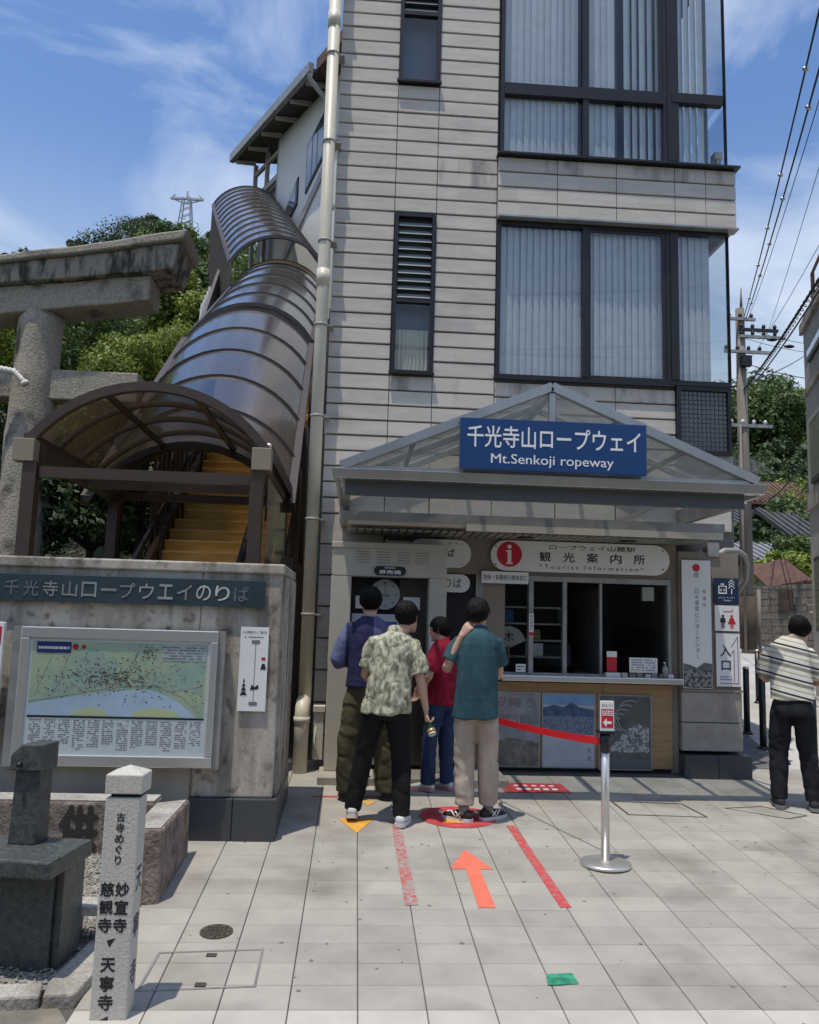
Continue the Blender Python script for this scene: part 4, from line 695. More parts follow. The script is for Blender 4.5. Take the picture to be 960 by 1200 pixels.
# inscribed post
Gp = top('inscribed_stone_post', 'pale granite guide post with black brush characters and pyramid cap', 'stone post', (-.96, 3.79, .22))
part('shaft', M().hexa([(-1.038, 3.715, .19), (-.886, 3.715, .19), (-.886, 3.84, .19), (-1.03, 3.84, .19), (-1.036, 3.715, 1.112), (-.890, 3.715, 1.112), (-.889, 3.84, 1.112), (-1.028, 3.84, 1.112)]), MT['post'], Gp, bevel=.006)
part('neck', M().box(-1.018, -.892, 3.735, 3.85, 1.112, 1.128), MT['carved_ink'], Gp)
part('cap', M().add([(-1.04, 3.71, 1.128), (-.882, 3.71, 1.128), (-.876, 3.845, 1.128), (-1.034, 3.845, 1.128), (-1.04, 3.71, 1.208), (-.882, 3.71, 1.208), (-.876, 3.845, 1.208), (-1.034, 3.845, 1.208), (-.957, 3.778, 1.240)], [(0, 3, 2, 1), (0, 1, 5, 4), (1, 2, 6, 5), (2, 3, 7, 6), (3, 0, 4, 7), (4, 5, 8), (5, 6, 8), (6, 7, 8), (7, 4, 8)]), MT['post'], Gp, bevel=.005)
y = 3.7140
q = vtype(M(), '古寺めぐり', -.965, .047, 1.055, .835, y, bold=.04)
vtype(q, '妙宣寺', -.938, .058, .775, .56, y, bold=.05); vtype(q, '慈観寺', -1.0, .058, .775, .56, y, bold=.05); vtype(q, '天寧寺', -.975, .062, .475, .255, y, bold=.05)
part('inscription', q, MT['ink'], Gp); part('arrow_mark', M().plate([(-.988, .535), (-.952, .545), (-.975, .508)], y, y+.0005), MT['ink'], Gp); part('arrow_mark', M().plate([(-.995, .222), (-.96, .239), (-.96, .207)], y, y+.0005), MT['ink'], Gp)
q = M()
for i, ch in enumerate('天寧寺'): typeset(q, ch, .02, .105, .60-.19*i, .70-.19*i, 0, bold=.02, ux=(0, 1, 0), org=(-.8845, 3.715, .12), uz=(-.0044, 0, 1))
part('side_inscription', q, pm('indigo_brush', (.02, .015, .05), .6), Gp)

# ------------------------------------------------------------------ things on the floor
def film(name, polys, mat, label, cat='floor marking', h=.004, group=None):
    mb = M(); [mb.ground_poly(p_, .0012, h) for p_ in polys]; x, y = polys[0][0]; return solo(name, mb, MT[mat], label, cat, (x, y, S*y), group=group)
film('floor_arrow', [[(.76, 4.87), (.86, 4.87), (.86, 5.47), (.945, 5.47), (.81, 5.84), (.67, 5.47), (.77, 5.47)]], 'coral', 'coral red arrow on the paving pointing at the ticket hatch')
film('floor_tape', [[(.345, 4.9), (.42, 4.9), (.40, 6.36), (.33, 6.36)]], 'tape_worn', 'worn red tape strip on the paving, the fainter left one', group='queue tapes')
film('floor_tape', [[(1.235, 4.88), (1.30, 4.88), (1.26, 6.38), (1.20, 6.38)]], 'tape', 'solid red tape strip running to the teal shirt man, right one', group='queue tapes')
film('floor_triangle', [[(-.07, 6.50), (.07, 6.16), (.205, 6.51)]], 'orange', 'orange triangle on the paving by the white sneaker')
film('floor_triangle_small', [[(.10, 6.98), (.16, 6.86), (.24, 6.98)]], 'orange', 'small orange mark by the olive trousers')
o = film('round_floor_sticker', [[(.855+.30*math.cos(t), 6.585+.275*math.sin(t)) for t in [2*math.pi*i/40 for i in range(40)]]], 'redfilm', 'round red queue sticker beneath the teal shirt man')
mb = M()
for k in range(5): mb.ground_poly([(.72+k*.07, 6.68), (.75+k*.07, 6.68), (.75+k*.07, 6.75), (.72+k*.07, 6.75)], .0045, .0062)
part('white_print', mb, MT['letter'], o); mb = M(); mb.ground_poly([(.72, 6.42), (.88, 6.42), (.93, 6.52), (.76, 6.53)], .0063, .0075); part('yellow_print', mb, MT['orange'], o)
o = film('red_floor_mat', [[(1.36, 7.31), (1.95, 7.32), (1.93, 7.63), (1.36, 7.63)]], 'redfilm', 'red rectangular floor sticker in front of the posters')
mb = M()
for k in range(5): mb.ground_poly([(1.48+k*.08, 7.40), (1.53+k*.08, 7.40), (1.53+k*.08, 7.45), (1.48+k*.08, 7.45)], .0045, .0062); mb.ground_poly([(1.48+k*.08, 7.52), (1.52+k*.08, 7.52), (1.52+k*.08, 7.56), (1.48+k*.08, 7.56)], .0045, .0062)
part('white_print', mb, MT['letter'], o)
film('red_floor_line', [[(-.3, 7.08), (.3, 7.10), (.3, 7.13), (-.3, 7.11)]], 'redfilm', 'thin red line before the entrance step')
film('green_floor_sticker', [[(.955, 4.0), (1.105, 4.015), (1.10, 4.115), (.97, 4.105)]], 'greenfilm', 'worn green rectangular sticker on the front paving')
mb = M(); mb.ground_poly([(-.655+.085*math.cos(t), 4.545+.085*math.sin(t)) for t in [2*math.pi*i/28 for i in range(28)]], .001, .006)
for i in range(-3, 4):
    for j in range(-3, 4):
        if i*i+j*j < 10: mb.ground_poly([(-.655+i*.022-.007, 4.545+j*.022-.007), (-.655+i*.022+.007, 4.545+j*.022-.007), (-.655+i*.022+.007, 4.545+j*.022+.007), (-.655+i*.022-.007, 4.545+j*.022+.007)], .006, .010)
solo('manhole_cover', mb, MT['iron'], 'small round rusty manhole cover in the paving', 'manhole cover', (-.655, 4.545, .27))
def hatch(name, c, wd, label, mat='alu_dull'):
    mb = M(); n = 4
    for i in range(4):
        a, b = Vector(c[i]+(0,)), Vector(c[(i+1) % 4]+(0,)); d = (b-a).normalized(); nn = Vector((-d.y, d.x, 0)); e = d*wd*.5
        mb.ground_poly([tuple((a-nn*wd/2-e)[:2]), tuple((b-nn*wd/2+e*0)[:2]), tuple((b+nn*wd/2-e)[:2]), tuple((a+nn*wd/2+e*0)[:2])], .0005+.0004*i, .0025+.0004*i)
    return solo(name, mb, MT[mat], label, 'access cover', (c[0][0], c[0][1], S*c[0][1]))
o = hatch('paved_access_cover', [(-.90, 3.95), (-.39, 3.99), (-.395, 4.35), (-.89, 4.31)], .012, 'square steel rimmed paved cover near the inscribed post'); mb = M(); mb.ground_poly([(-.66, 3.985), (-.61, 3.985), (-.61, 4.02), (-.66, 4.02)], .003, .0045); mb.ground_poly([(-.66, 4.27), (-.61, 4.27), (-.61, 4.305), (-.66, 4.305)], .003, .0045); part('lifting_plate', mb, MT['iron'], o)
hatch('long_access_cover', [(2.25, 6.71), (2.88, 6.67), (2.82, 7.04), (2.23, 7.09)], .016, 'wide paved cover in the strip of shade before the kiosk', 'iron')
hatch('corner_access_cover', [(3.15, 6.93), (3.55, 6.66), (3.75, 6.75), (3.5, 7.0)], .012, 'smaller cover outline near the striped shirt person', 'iron')

mb = M()
for k in range(150):
    x, y = rng.uniform(-.8, 4.4), rng.uniform(3.5, 7.3); r_ = rng.uniform(.003, .013); ph = rng.uniform(0, 6)
    mb.ground_poly([(x+r_*(1+.25*math.sin(3*t+ph))*math.cos(t), y+r_*(1+.25*math.cos(2*t+ph))*math.sin(t)) for t in [2*math.pi*i/9 for i in range(9)]], .0003, .0012)
part('grit', mb, MT['gum'], pav, kind='stuff')
# stanchion and belt
St = top('belt_stanchion', 'steel queue stanchion with a red and white arrow card on top', 'stanchion', (1.715, 5.585, .335))
b_ = .3357
part('base', M().tube([(1.715, 5.585, b_), (1.715, 5.585, b_+.012), (1.715, 5.585, b_+.02), (1.715, 5.585, b_+.028)], [.17, .17, .16, .05], 40), MT['steel'], St)
part('post', M().tube([(1.715, 5.585, b_+.02), (1.715, 5.585, 1.18)], .028, 20), MT['steel'], St)
hd = part('belt_head', M().tube([(1.715, 5.585, 1.06), (1.715, 5.585, 1.19)], .036, 16).box(1.665, 1.765, 5.54, 5.63, 1.185, 1.20), MT['black'], St)
cd = part('arrow_card', M().box(1.672, 1.768, 5.553, 5.563, 1.20, 1.40), MT['white'], St, bevel=.003)
part('red_field', M().box(1.679, 1.761, 5.5515, 5.5525, 1.222, 1.345), MT['red'], cd); y = 5.5505
part('card_lettering', typeset(M(), '受付はこちら', 1.682, 1.758, 1.36, 1.38, y), MT['ink'], cd); mb = M(); dashes(mb, 1.684, 1.756, 1.30, 1.338, y, 3, 0, .95, 51, .6)
mb.plate([(1.69, 1.256), (1.715, 1.285), (1.715, 1.265), (1.748, 1.265), (1.748, 1.248), (1.715, 1.248), (1.715, 1.228)], y-.0005, y+.0005); part('white_arrow', mb, MT['letter'], cd)
pts = []
for i in range(17): t = i/16; x = 1.69+(.83-1.69)*t; yy = 5.61+(7.76-5.61)*t; pts.append((x, yy, 1.125+.03*t-.075*4*t*(1-t)*.5))
mb = M(); vs = []; 
for q_ in pts: vs += [(q_[0], q_[1], q_[2]-.025), (q_[0]+.002, q_[1]+.001, q_[2]-.025), (q_[0]+.002, q_[1]+.001, q_[2]+.025), (q_[0], q_[1], q_[2]+.025)]
mb.loft([vs[4*i:4*i+4] for i in range(17)], sm=False); solo('queue_belt', mb, MT['belt'], 'bright red retractable belt stretched from the stanchion towards the booth', 'belt', (1.69, 5.61, 1.1))

# ------------------------------------------------------------------ torii gate
To = top('torii_gate', 'large weathered granite torii gate behind the map wall', 'torii', (-4.5, 11, .66))
def blobby(mb, amp, fr): mb.v = [tuple(Vector(v)+Vector((noise.noise(Vector(v)*fr), noise.noise(Vector(v)*fr+Vector((9, 3, 1))), noise.noise(Vector(v)*fr+Vector((2, 7, 5)))))*amp) for v in mb.v]; return mb
n = 26; pts = [(-4.44+.055*(i/n)+.0, 11, .5+5.34*i/n) for i in range(n+1)]
part('pillar', blobby(M().tube(pts, [.33-.045*i/n for i in range(n+1)], 32), .02, 3), MT['torii'], To)
pts = [(-9.8-.055*(i/n), 11, .5+5.4*i/n) for i in range(n+1)]; part('pillar', blobby(M().tube(pts, [.33-.045*i/n for i in range(n+1)], 32), .02, 3), MT['torii'], To)
def lintel(xa, xb, lo, hi, y0, y1, slant=0, nn=70):        # lo, hi = (height at mid span, sweep)
    rings = []
    for i in range(nn+1):
        t = i/nn; x = xa+(xb-xa)*t; k = (abs(x+7.15)/4.75)**1.3; sl = slant*(1 if t > .5 else -1)*max(0, abs(2*t-1)-.96)/.04
        rings.append([(x, y0, lo[0]+lo[1]*k), (x, y1, lo[0]+lo[1]*k), (x+sl, y1, hi[0]+hi[1]*k), (x+sl, y0, hi[0]+hi[1]*k)])
    return M().loft(rings, sm=False)
part('tie_beam', blobby(M().box(-9.4, -3.01, 10.85, 11.15, 4.66, 5.07), .01, 3), MT['torii'], To, bevel=.02)
part('lower_lintel', blobby(lintel(-11.4, -2.90, (5.51, .62), (5.91, .58), 10.72, 11.28), .012, 2.5), MT['torii'], To, bevel=.025)
part('upper_lintel', blobby(lintel(-11.7, -2.60, (5.912, .58), (6.085, .79), 10.62, 11.40, .10), .012, 2.5), MT['torii_wet'], To, bevel=.02)
part('cap_stone', blobby(lintel(-11.85, -2.46, (6.087, .79), (6.165, .845), 10.55, 11.48, .05), .012, 2.5), MT['torii'], To, bevel=.025)
pts = [(-6.2, 10.6, 4.45), (-5.5, 10.6, 4.72), (-5.0, 10.6, 4.9), (-4.72, 10.58, 4.97), (-4.5, 10.56, 4.93), (-4.36, 10.55, 4.80)]
mb = M(); sp = [Vector(p_) for p_ in pts]; rp = []
for a, b in zip(sp, sp[1:]):
    for k in range(8): rp.append(a.lerp(b, k/8))
rp.append(sp[-1])
for ph in (0, 2.09, 4.19): mb.tube([p_+Vector((0, .022*math.cos(i*1.1+ph), .022*math.sin(i*1.1+ph))) for i, p_ in enumerate(rp)], .026, 7)
mb.tube([(-4.36, 10.55, 4.80), (-4.33, 10.55, 4.76)], .05, 8); solo('twisted_rope', mb, MT['rope'], 'white twisted rope hanging before the torii pillar', 'rope', (-5, 10.6, 4.4))

# ------------------------------------------------------------------ covered stairway
CX, HW = -1.965, 1.17
Sw = top('covered_stairway', 'long stairway up the hill beneath brown arched plastic roofs', 'stairway', (-1.9, 8, .5))
def arcpts(xc, hw, zf, rise, y, n=18, off=0.):
    R_ = (hw*hw+rise*rise)/(2*rise); a0 = math.asin(hw/R_); return [(xc+(R_+off)*math.sin(-a0+2*a0*i/n), y, zf+rise-R_+(R_+off)*math.cos(-a0+2*a0*i/n)) for i in range(n+1)]
def vault(a, b, nb, rib=(.05, .05), mat='poly_dark', purlins=False):
    # a, b = (y, xc, hw, z_foot, rise) at the lower and the upper end
    L_ = lambda t: [a[i]+(b[i]-a[i])*t for i in range(5)]
    for k in range(nb):
        y0, c0, h0, f0, s0 = L_(k/nb); y1, c1, h1, f1, s1 = L_((k+1)/nb); A, B2 = arcpts(c0, h0, f0, s0, y0), arcpts(c1, h1, f1, s1, y1)
        for lo, hi in (((0, 6), (6, 12), (12, 18)) if purlins else ((0, 18),)):
            mb = M(); m_ = hi-lo+1; mb.add(A[lo:hi+1]+B2[lo:hi+1], [(i, i+1, m_+i+1, m_+i) for i in range(m_-1)], sm=True); part('roof_panel', mb, MT[mat], Sw)
    for k in range(nb+1):
        y0, c0, h0, f0, s0 = L_(k/nb); A = arcpts(c0, h0, f0, s0, y0, off=.012); big = k in (0, nb); mb = M()
        w_, d_ = (rib[0]*1.4, rib[1]*1.7) if big else rib
        rings = [];
        for i, q_ in enumerate(A):
            dq = (Vector(A[min(i+1, 18)])-Vector(A[max(i-1, 0)])).normalized(); nrm = Vector((-dq.z, 0, dq.x)); pz = Vector(q_)
            rings.append([pz+Vector((0, -w_/2, 0))-nrm*d_*.7, pz+Vector((0, w_/2, 0))-nrm*d_*.7, pz+Vector((0, w_/2, 0))+nrm*d_*.3, pz+Vector((0, -w_/2, 0))+nrm*d_*.3])
        mb.loft(rings, sm=False); part('roof_rib', mb, MT['brown'] if purlins else MT['rib'], Sw)
    A, B2 = arcpts(*[a[1], a[2], a[3], a[4], a[0]]), arcpts(*[b[1], b[2], b[3], b[4], b[0]])
    for i in ((6, 12) if purlins else ()): part('roof_purlin', M().bar(Vector(A[i])-Vector((0, 0, .03)), Vector(B2[i])-Vector((0, 0, .03)), .05, .05), MT['brown'], Sw)
    for i in (0, 18): part('eave_beam', M().bar(A[i], B2[i], .10, .14), MT['brown'], Sw)
VA = ((7.60, CX, 1.08, 3.44, .56), (10.15, CX, 1.08, 3.44, .56)); vault(*VA, 4, rib=(.055, .05), mat='poly_porch', purlins=True)
VB = ((9.86, -2.03, HW+.04, 3.20, .72), (15.0, -2.18, HW, 6.95, .66)); vault(*VB, 5, rib=(.045, .05))
VC = ((15.4, -2.19, HW, 7.15, .72), (21.4, -2.36, HW, 10.75, .72)); vault(*VC, 5, rib=(.045, .05))
VD = ((20.6, -2.36, 1.22, 11.0, .78), (28.2, -4.4, 1.22, 16.45, .80)); vault(*VD, 12, rib=(.045, .05))
A1, A2 = arcpts(-2.36, HW, 10.75, .72, 21.42), arcpts(-2.35, HW, 10.45, .72, 20.95); mb = M(); mb.add([(x, y, z+.05) for x, y, z in A1+A2], [(i, i+1, 20+i, 19+i) for i in range(18)], sm=True); part('pale_end_panel', mb, MT['brown_box'], Sw)
# porch frame
for x0_, x1_ in ((-3.155, -2.965), (-1.005, -.825)): part('beam_cap', M().box(x0_, x1_, 7.52, 7.66, 3.235, 3.445), MT['brown_box'], Sw, bevel=.006)
part('spot_lamp', M().ball((-.93, 7.6, 3.48), .035, 10).ball((-.86, 7.6, 3.48), .03, 10), MT['steel'], Sw)
for x in (-3.0, -.95):
    part('eave_gutter', M().box(x-.07, x+.07, 7.67, 10.3, 3.26, 3.43), MT['brown'], Sw)
    for y in (7.6, 10.2): part('porch_post', M().box(x-.06, x+.06, y-.06, y+.06, .45, 3.24), MT['brown'], Sw)
for y, z in ((7.62, 3.10), (10.2, 3.26)): part('cross_beam', M().box(-2.93, -1.01, y-.04, y+.04, z, z+.10), MT['brown'], Sw)
part('cross_beam', M().box(-2.93, -1.01, 8.85, 8.93, 3.20, 3.29), MT['brown'], Sw)
# steps
rise, run = .17, .26; y0s, z0s = 7.75, .50; stp = M().box(0, 1.62, 0, run+.03, -rise, -.022); nos = M().box(0, 1.62, -.02, run+.02, -.022, 0)
me_s = stp.mesh('step', MT['step']); me_n = nos.mesh('nosing', MT['nosing'])
for k in range(50):
    y, z = y0s+k*run, z0s+(k+1)*rise; s_ = inst('step', me_s, Sw, (-2.58, y, z)); inst('nosing', me_n, s_, (-2.58, y, z))
part('stringer', M().bar((-2.63, 7.7, .55), (-2.63, 20.8, 9.1), .07, .35).bar((-.92, 7.7, .55), (-.92, 20.8, 9.1), .07, .35), MT['brown'], Sw)
sl = rise/run
def zst(y): return z0s+(y-y0s)*sl
def rail(x, h, r, name='handrail'): part(name, M().tube([(x, 8.0, zst(8.0)+h), (x, 20.5, zst(20.5)+h)], r, 10), MT['black'], Sw)
rail(-2.50, .9, .03); rail(-1.32, .92, .05); rail(-1.32, .60, .02); rail(-1.02, .9, .025)
q = M().box(-.018, .018, -.018, .018, 0, .92); me_r = q.mesh('rail_post', MT['black'])
for k in range(11):
    for x in (-2.50, -1.32): inst('rail_post', me_r, Sw, (x, 8.3+k*1.15, zst(8.3+k*1.15)))
for x in (-3.10, -.82):
    for k in range(10): y = 10.7+k*1.15; part('stair_post', M().box(x-.05, x+.05, y-.05, y+.05, zst(y)-.6, (3.22 if y < 10 else 3.20+(y-9.86)*(.7296 if y < 15.2 else .6)-(0 if y < 15.2 else -.0)) if y < 15.2 else 7.15+(y-15.4)*.6), MT['brown'], Sw)
# side screens of vertical boards and wire mesh beside the stairs
for k in range(38):
    y = 10.9+k*.27
    part('screen_slat', M().box(-2.74, -2.71, y, y+.12, zst(y)-.2, zst(y)+(1.9 if k < 20 else 1.55)), MT['brown'], Sw)
mb = M()
for y in np.arange(20.6, 28.1, .62):
    t = (y-20.6)/7.6; x = -3.58-2.04*t; zt = 11.0+5.45*t; mb.box(x-.04, x+.04, y-.04, y+.04, zt-3.3+.8*t, zt)
    mb.box(x-.02, x+.02, y+.06, y+.56, zt-2.3+.8*t, zt-.5)
part('upper_screen', mb, MT['brown'], Sw)
mb = M(); mb.hexa([(-3.75, 18.2, 7.0), (-3.67, 18.2, 7.0), (-4.7, 26, 12.3), (-4.78, 26, 12.3), (-3.75, 18.2, 8.6), (-3.67, 18.2, 8.6), (-4.7, 26, 13.6), (-4.78, 26, 13.6)]); part('lattice_screen', mb, pm('grey_lattice', (.10, .09, .085), .7, var=.5, vs=14), Sw)
mb = M()
for k in range(5): a_ = at(233+k*3, 388-k*4, 19.5+k*.5); part('white_rail_post', M().bar(a_, at(237+k*2.2, 356-k*5, 19.5+k*.5), .05, .05), MT['white'], Sw)
for x in (-1.0,):
    part('side_glazing', M().add([(-.86, 7.68, .6), (-.86, 9.8, .9), (-.86, 9.8, 3.2), (-.86, 7.68, 3.2)], [(0, 1, 2, 3)]), MT['canopy'], Sw)
part('dark_wall', M().box(-.78, -.66, 8.5, 14, .4, 2.5), MT['oldwood'], Sw)
part('tower_light', M().box(-2.3, -2.24, 10.22, 10.26, 3.36, 3.52), MT['white'], Sw)

# ------------------------------------------------------------------ upper station hall
U = top('upper_station_hall', 'white walled upper hall with dark overhanging roof behind the arched stair roofs', 'building', (-1, 26, 9))
p0, dr = Vector((-4.25, 31.0, 0)), Vector((.51, -.86, 0)).normalized(); nr = Vector((-dr.y, dr.x, 0)); nr = -Vector((dr.y, -dr.x, 0)) if False else Vector((.86, .51, 0)).normalized()
def UP(s_, d_, z): q_ = p0+dr*s_+nr*d_; return (q_.x, q_.y, z)
p0 = Vector((-4.53, 30.0, 0)); LT = 11.5; RT = 6.4
def ubox(mb, s0, s1, d0, d1, z0, z1, mi=0): return mb.hexa([UP(s, d, z) for z in (z0, z1) for s, d in ((s0, d0), (s1, d0), (s1, d1), (s0, d1))], mi)
part('wall', ubox(ubox(M(), 2.3, LT, 0, 6, 5, 19.1), 0, 2.3, 5.5, 6, 5, 19.0), MT['plaster'], U)
part('end_wall', ubox(M(), .05, 2.3, .3, 5.5, 5, 18.2), pm('louvre_wall', (.24, .23, .215), .7, wave=(3, 'X', .8)), U)
mb = M(); [ubox(mb, s, s+.12, 0, .14, 13, 19.1) for s in (0, 1.1, 2.18)]; ubox(mb, 0, 2.3, .02, .12, 17.6, 17.8); ubox(mb, 0, 2.3, .02, .12, 18.6, 18.75); part('balcony_frame', mb, MT['plaster_tan'], U)
rf = part('roof', M().hexa([UP(-.1, -.80, 19.0), UP(RT, -.80, 19.0), UP(RT, 6, 21.2), UP(-.1, 6, 21.2), UP(-.1, -.80, 19.12), UP(RT, -.80, 19.12), UP(RT, 6, 21.4), UP(-.1, 6, 21.4)]), pm('brown_soffit', (.06, .045, .035), .8, wave=(2.4, 'X', .6)), U)
part('gutter', ubox(M(), -.12, RT, -.95, -.78, 18.98, 19.30), MT['alu_dull'], rf); mb = M()
for k in range(6): s = .1+k*1.15; part('rafter', M().hexa([UP(s, -.76, 18.86), UP(s+.10, -.76, 18.86), UP(s+.10, 0, 19.05), UP(s, 0, 19.05), UP(s, -.76, 18.97), UP(s+.10, -.76, 18.97), UP(s+.10, 0, 19.2), UP(s, 0, 19.2)]), MT['plaster_tan'], rf)
part('roof_tile_edge', ubox(M(), RT+.01, RT+1.8, -.7, 5, 19.1, 19.5), MT['rust'], rf)
def uwin(s0, s1, zs, mulls):
    f = M(); f.hexa([UP(s0, -.05, zs[0]), UP(s1, -.05, zs[1]), UP(s1, .02, zs[1]), UP(s0, .02, zs[0]), UP(s0, -.05, zs[2]), UP(s1, -.05, zs[3]), UP(s1, .02, zs[3]), UP(s0, .02, zs[2])]); o = part('window', f, MT['bronze'], U)
    for a, b in mulls:
        lz = lambda s, k: zs[k]+(zs[k+1]-zs[k])*(s-s0)/(s1-s0); e = .09
        part('pane', M().hexa([UP(a, -.07, lz(a, 0)+e), UP(b, -.07, lz(b, 0)+e), UP(b, -.052, lz(b, 0)+e), UP(a, -.052, lz(a, 0)+e), UP(a, -.07, lz(a, 2)-e), UP(b, -.07, lz(b, 2)-e), UP(b, -.052, lz(b, 2)-e), UP(a, -.052, lz(a, 2)-e)]), MT['win'], o)
uwin(4.67, 5.9, (15.9, 16.7, 17.6, 18.3), ((4.74, 5.08), (5.14, 5.44), (5.5, 5.84)))
uwin(3.15, 4.07, (15.2, 15.8, 15.9, 16.8), ((3.25, 3.97),))
part('stringer_band', M().hexa([UP(3.2, -.06, 14.0), UP(8.5, -.06, 17.9), UP(8.5, .01, 17.9), UP(3.2, .01, 14.0), UP(3.2, -.06, 14.35), UP(8.5, -.06, 18.25), UP(8.5, .01, 18.25), UP(3.2, .01, 14.35)]), MT['pipe_grey'], U)
part('eave_pipe', M().tube([UP(RT-.1, -.85, 19.1), UP(RT-.1, -.85, 18.8), UP(RT-.1, -.2, 18.3), UP(RT-.1, -.15, 13)], .09, 10), MT['pipe_grey'], rf)

# ------------------------------------------------------------------ the other side of the street (what the window panes mirror)
for x0_, x1_, y_, h_, mt, lb in ((-14, -5, -11, 8.5, 'plaster_tan', 'tan plastered house across the street, left of the three'), (-4.6, 4.2, -13, 10, 'plaster', 'white plastered house across the street opposite the station'), (4.8, 15, -10.5, 7.5, 'stonewall', 'dark walled house across the street, right of the three')):
    o = top('street_house', lb, 'house', (x0_, y_, -.8), 'houses across the street'); part('wall', M().box(x0_, x1_, y_-6, y_, -1, h_), MT[mt], o); part('roof', M().box(x0_-.4, x1_+.4, y_-6.4, y_+.5, h_, h_+.35), MT['tile'], o)
    for zz in (.2, 3.4, 6.2):
        for k in range(3):
            if zz+1.8 < h_: w_ = part('window', M().box(x0_+1+k*2.7, x0_+2.7+k*2.7, y_+.002, y_+.06, zz, zz+1.7), MT['bronze'], o); part('pane', M().box(x0_+1.1+k*2.7, x0_+2.6+k*2.7, y_+.062, y_+.07, zz+.1, zz+1.6), MT['win'], w_)

# ------------------------------------------------------------------ vegetation
def leaves(c, r, n, size, seed, clump=9, squash=.85, low=-.7, drop=0):
    g_ = np.random.default_rng(seed); V = []; F = []
    K = max(5, int(clump*5)); dirs = g_.normal(size=(K, 3)); dirs[:, 2] = np.abs(dirs[:, 2])*1.1+low*.5*g_.random(K); dirs /= np.linalg.norm(dirs, axis=1)[:, None]
    cc = dirs*np.array(r)*(g_.uniform(.45, .95, (K, 1))); cr_ = g_.uniform(.20, .38, K)*min(r)
    ids = g_.integers(0, K, n); d = g_.normal(size=(n, 3)); d /= np.linalg.norm(d, axis=1)[:, None]
    p_ = cc[ids]+d*cr_[ids][:, None]*g_.uniform(.55, 1.05, (n, 1))*np.array([1, 1, squash]); p_ += np.array(c)
    nrm = d+g_.normal(size=(n, 3))*.55; nrm[:, 2] += .35; nrm /= np.linalg.norm(nrm, axis=1)[:, None]
    t = np.cross(nrm, g_.normal(size=(n, 3))); t /= np.linalg.norm(t, axis=1)[:, None]; b = np.cross(nrm, t)
    s_ = size*g_.uniform(.6, 1.4, (n, 1)); q_ = np.stack([p_-t*s_*1.2, p_-b*s_*.5, p_+t*s_*1.2-np.array([0, 0, drop]), p_+b*s_*.5], 1); return q_.reshape(-1, 3)
def qmesh(name, verts, mats, off=(0, 0, 0), pick=None):
    me = bpy.data.meshes.new(name); n = len(verts)//4; me.vertices.add(n*4); me.vertices.foreach_set('co', (verts-np.array(off)).astype(np.float32).ravel()); me.loops.add(n*4); me.loops.foreach_set('vertex_index', np.arange(n*4, dtype=np.int32))
    me.polygons.add(n); me.polygons.foreach_set('loop_start', np.arange(0, n*4, 4, dtype=np.int32))
    for m_ in mats: me.materials.append(m_)
    if pick is not None: me.polygons.foreach_set('material_index', pick.astype(np.int32))
    me.update(calc_edges=True); me.validate(); return me
def tree(name, label, x, y, h, r, n, size, kind, seed, z=None, cz=.62, cat='tree', group=None, drop=0):
    z = terr(x, y)-.1 if z is None else z; o = top(name, label, cat, (x, y, z), group); g_ = random.Random(seed); mb = M(); 
    tr = [(x, y, z)]; 
    for i in range(1, 7): tr.append((x+g_.uniform(-.05, .05)*h*i/6, y+g_.uniform(-.05, .05)*h*i/6, z+h*.8*i/6))
    mb.tube(tr, [max(.02, h*.028*(1-i/7.5)) for i in range(7)], 9)
    for k in range(9): i = g_.randint(2, 5); a = g_.uniform(0, 6.28); l_ = r*g_.uniform(.5, .9); b0 = Vector(tr[i]); mb.tube([b0, b0+Vector((math.cos(a)*l_*.5, math.sin(a)*l_*.5, l_*.35)), b0+Vector((math.cos(a)*l_, math.sin(a)*l_, l_*.5))], [h*.012, h*.008, h*.003], 6)
    part('trunk', mb, MT['bark'], o); v = leaves((x, y, z+h*cz), (r, r, h*(1-cz)*1.0), n, size, seed, drop=drop)
    c_ = bpy.data.objects.new('crown', qmesh('crown', v, [LEAF[kind]], (x, y, z))); C.objects.link(c_); c_.parent = o; return o
tree('garden_tree', 'bright green tree filling the gap between torii pillar and stair roof', -4.6, 15.2, 4.9, 1.5, 36000, .034, 'bright', 1, z=terr(-4.6, 15.2)-1.0, drop=.03)
tree('garden_tree', 'yellow green tree right of the torii, against the stair roof edge', -3.75, 16.5, 5.2, 1.3, 30000, .034, 'bright', 2, z=terr(-3.75, 16.5)-1.2, drop=.03)
tree('garden_tree', 'bright tree showing left of the torii pillar', -7.6, 15.5, 5.6, 1.7, 20000, .04, 'bright', 3, drop=.03)
tree('garden_tree', 'mid green tree directly behind the torii pillar', -6.0, 16.5, 5.6, 1.6, 18000, .04, 'mid', 4)
tree('dark_shrub', 'dark shrub seen between the porch post and torii pillar', -3.75, 11.6, 3.0, .95, 6000, .05, 'dark', 5, cz=.5, cat='shrub')
tree('dark_shrub', 'dark shrub behind the left side of the porch', -3.1, 13.2, 2.6, .8, 4500, .05, 'dark', 6, cz=.5, cat='shrub', z=terr(-3.1, 13.2)-.8)
tree('dark_shrub', 'dark shrub left of the torii pillar foot', -5.6, 12.6, 3.6, 1.2, 5000, .06, 'dark', 7, cz=.5, cat='shrub')
for k, (x, y, h, r_, kd, lb) in enumerate(((-10.2, 41, 7, 2.6, 'mid', 'round green tree on the slope below the cable car'), (-13.5, 46, 8, 3.2, 'dark', 'dark tree on the slope behind the torii lintel'), (-8.2, 37, 5, 2.2, 'mid', 'small green tree beside the stair hall screen'), (-7.2, 30, 4.6, 1.9, 'bright', 'light green bush tree left of the white railing'), (-13, 33, 6, 3, 'dark', 'dark green tree behind the torii pillar'))):
    tree('hill_tree', lb, x, y, h, r_, 14000, .085, kd, 20+k, cz=.55)
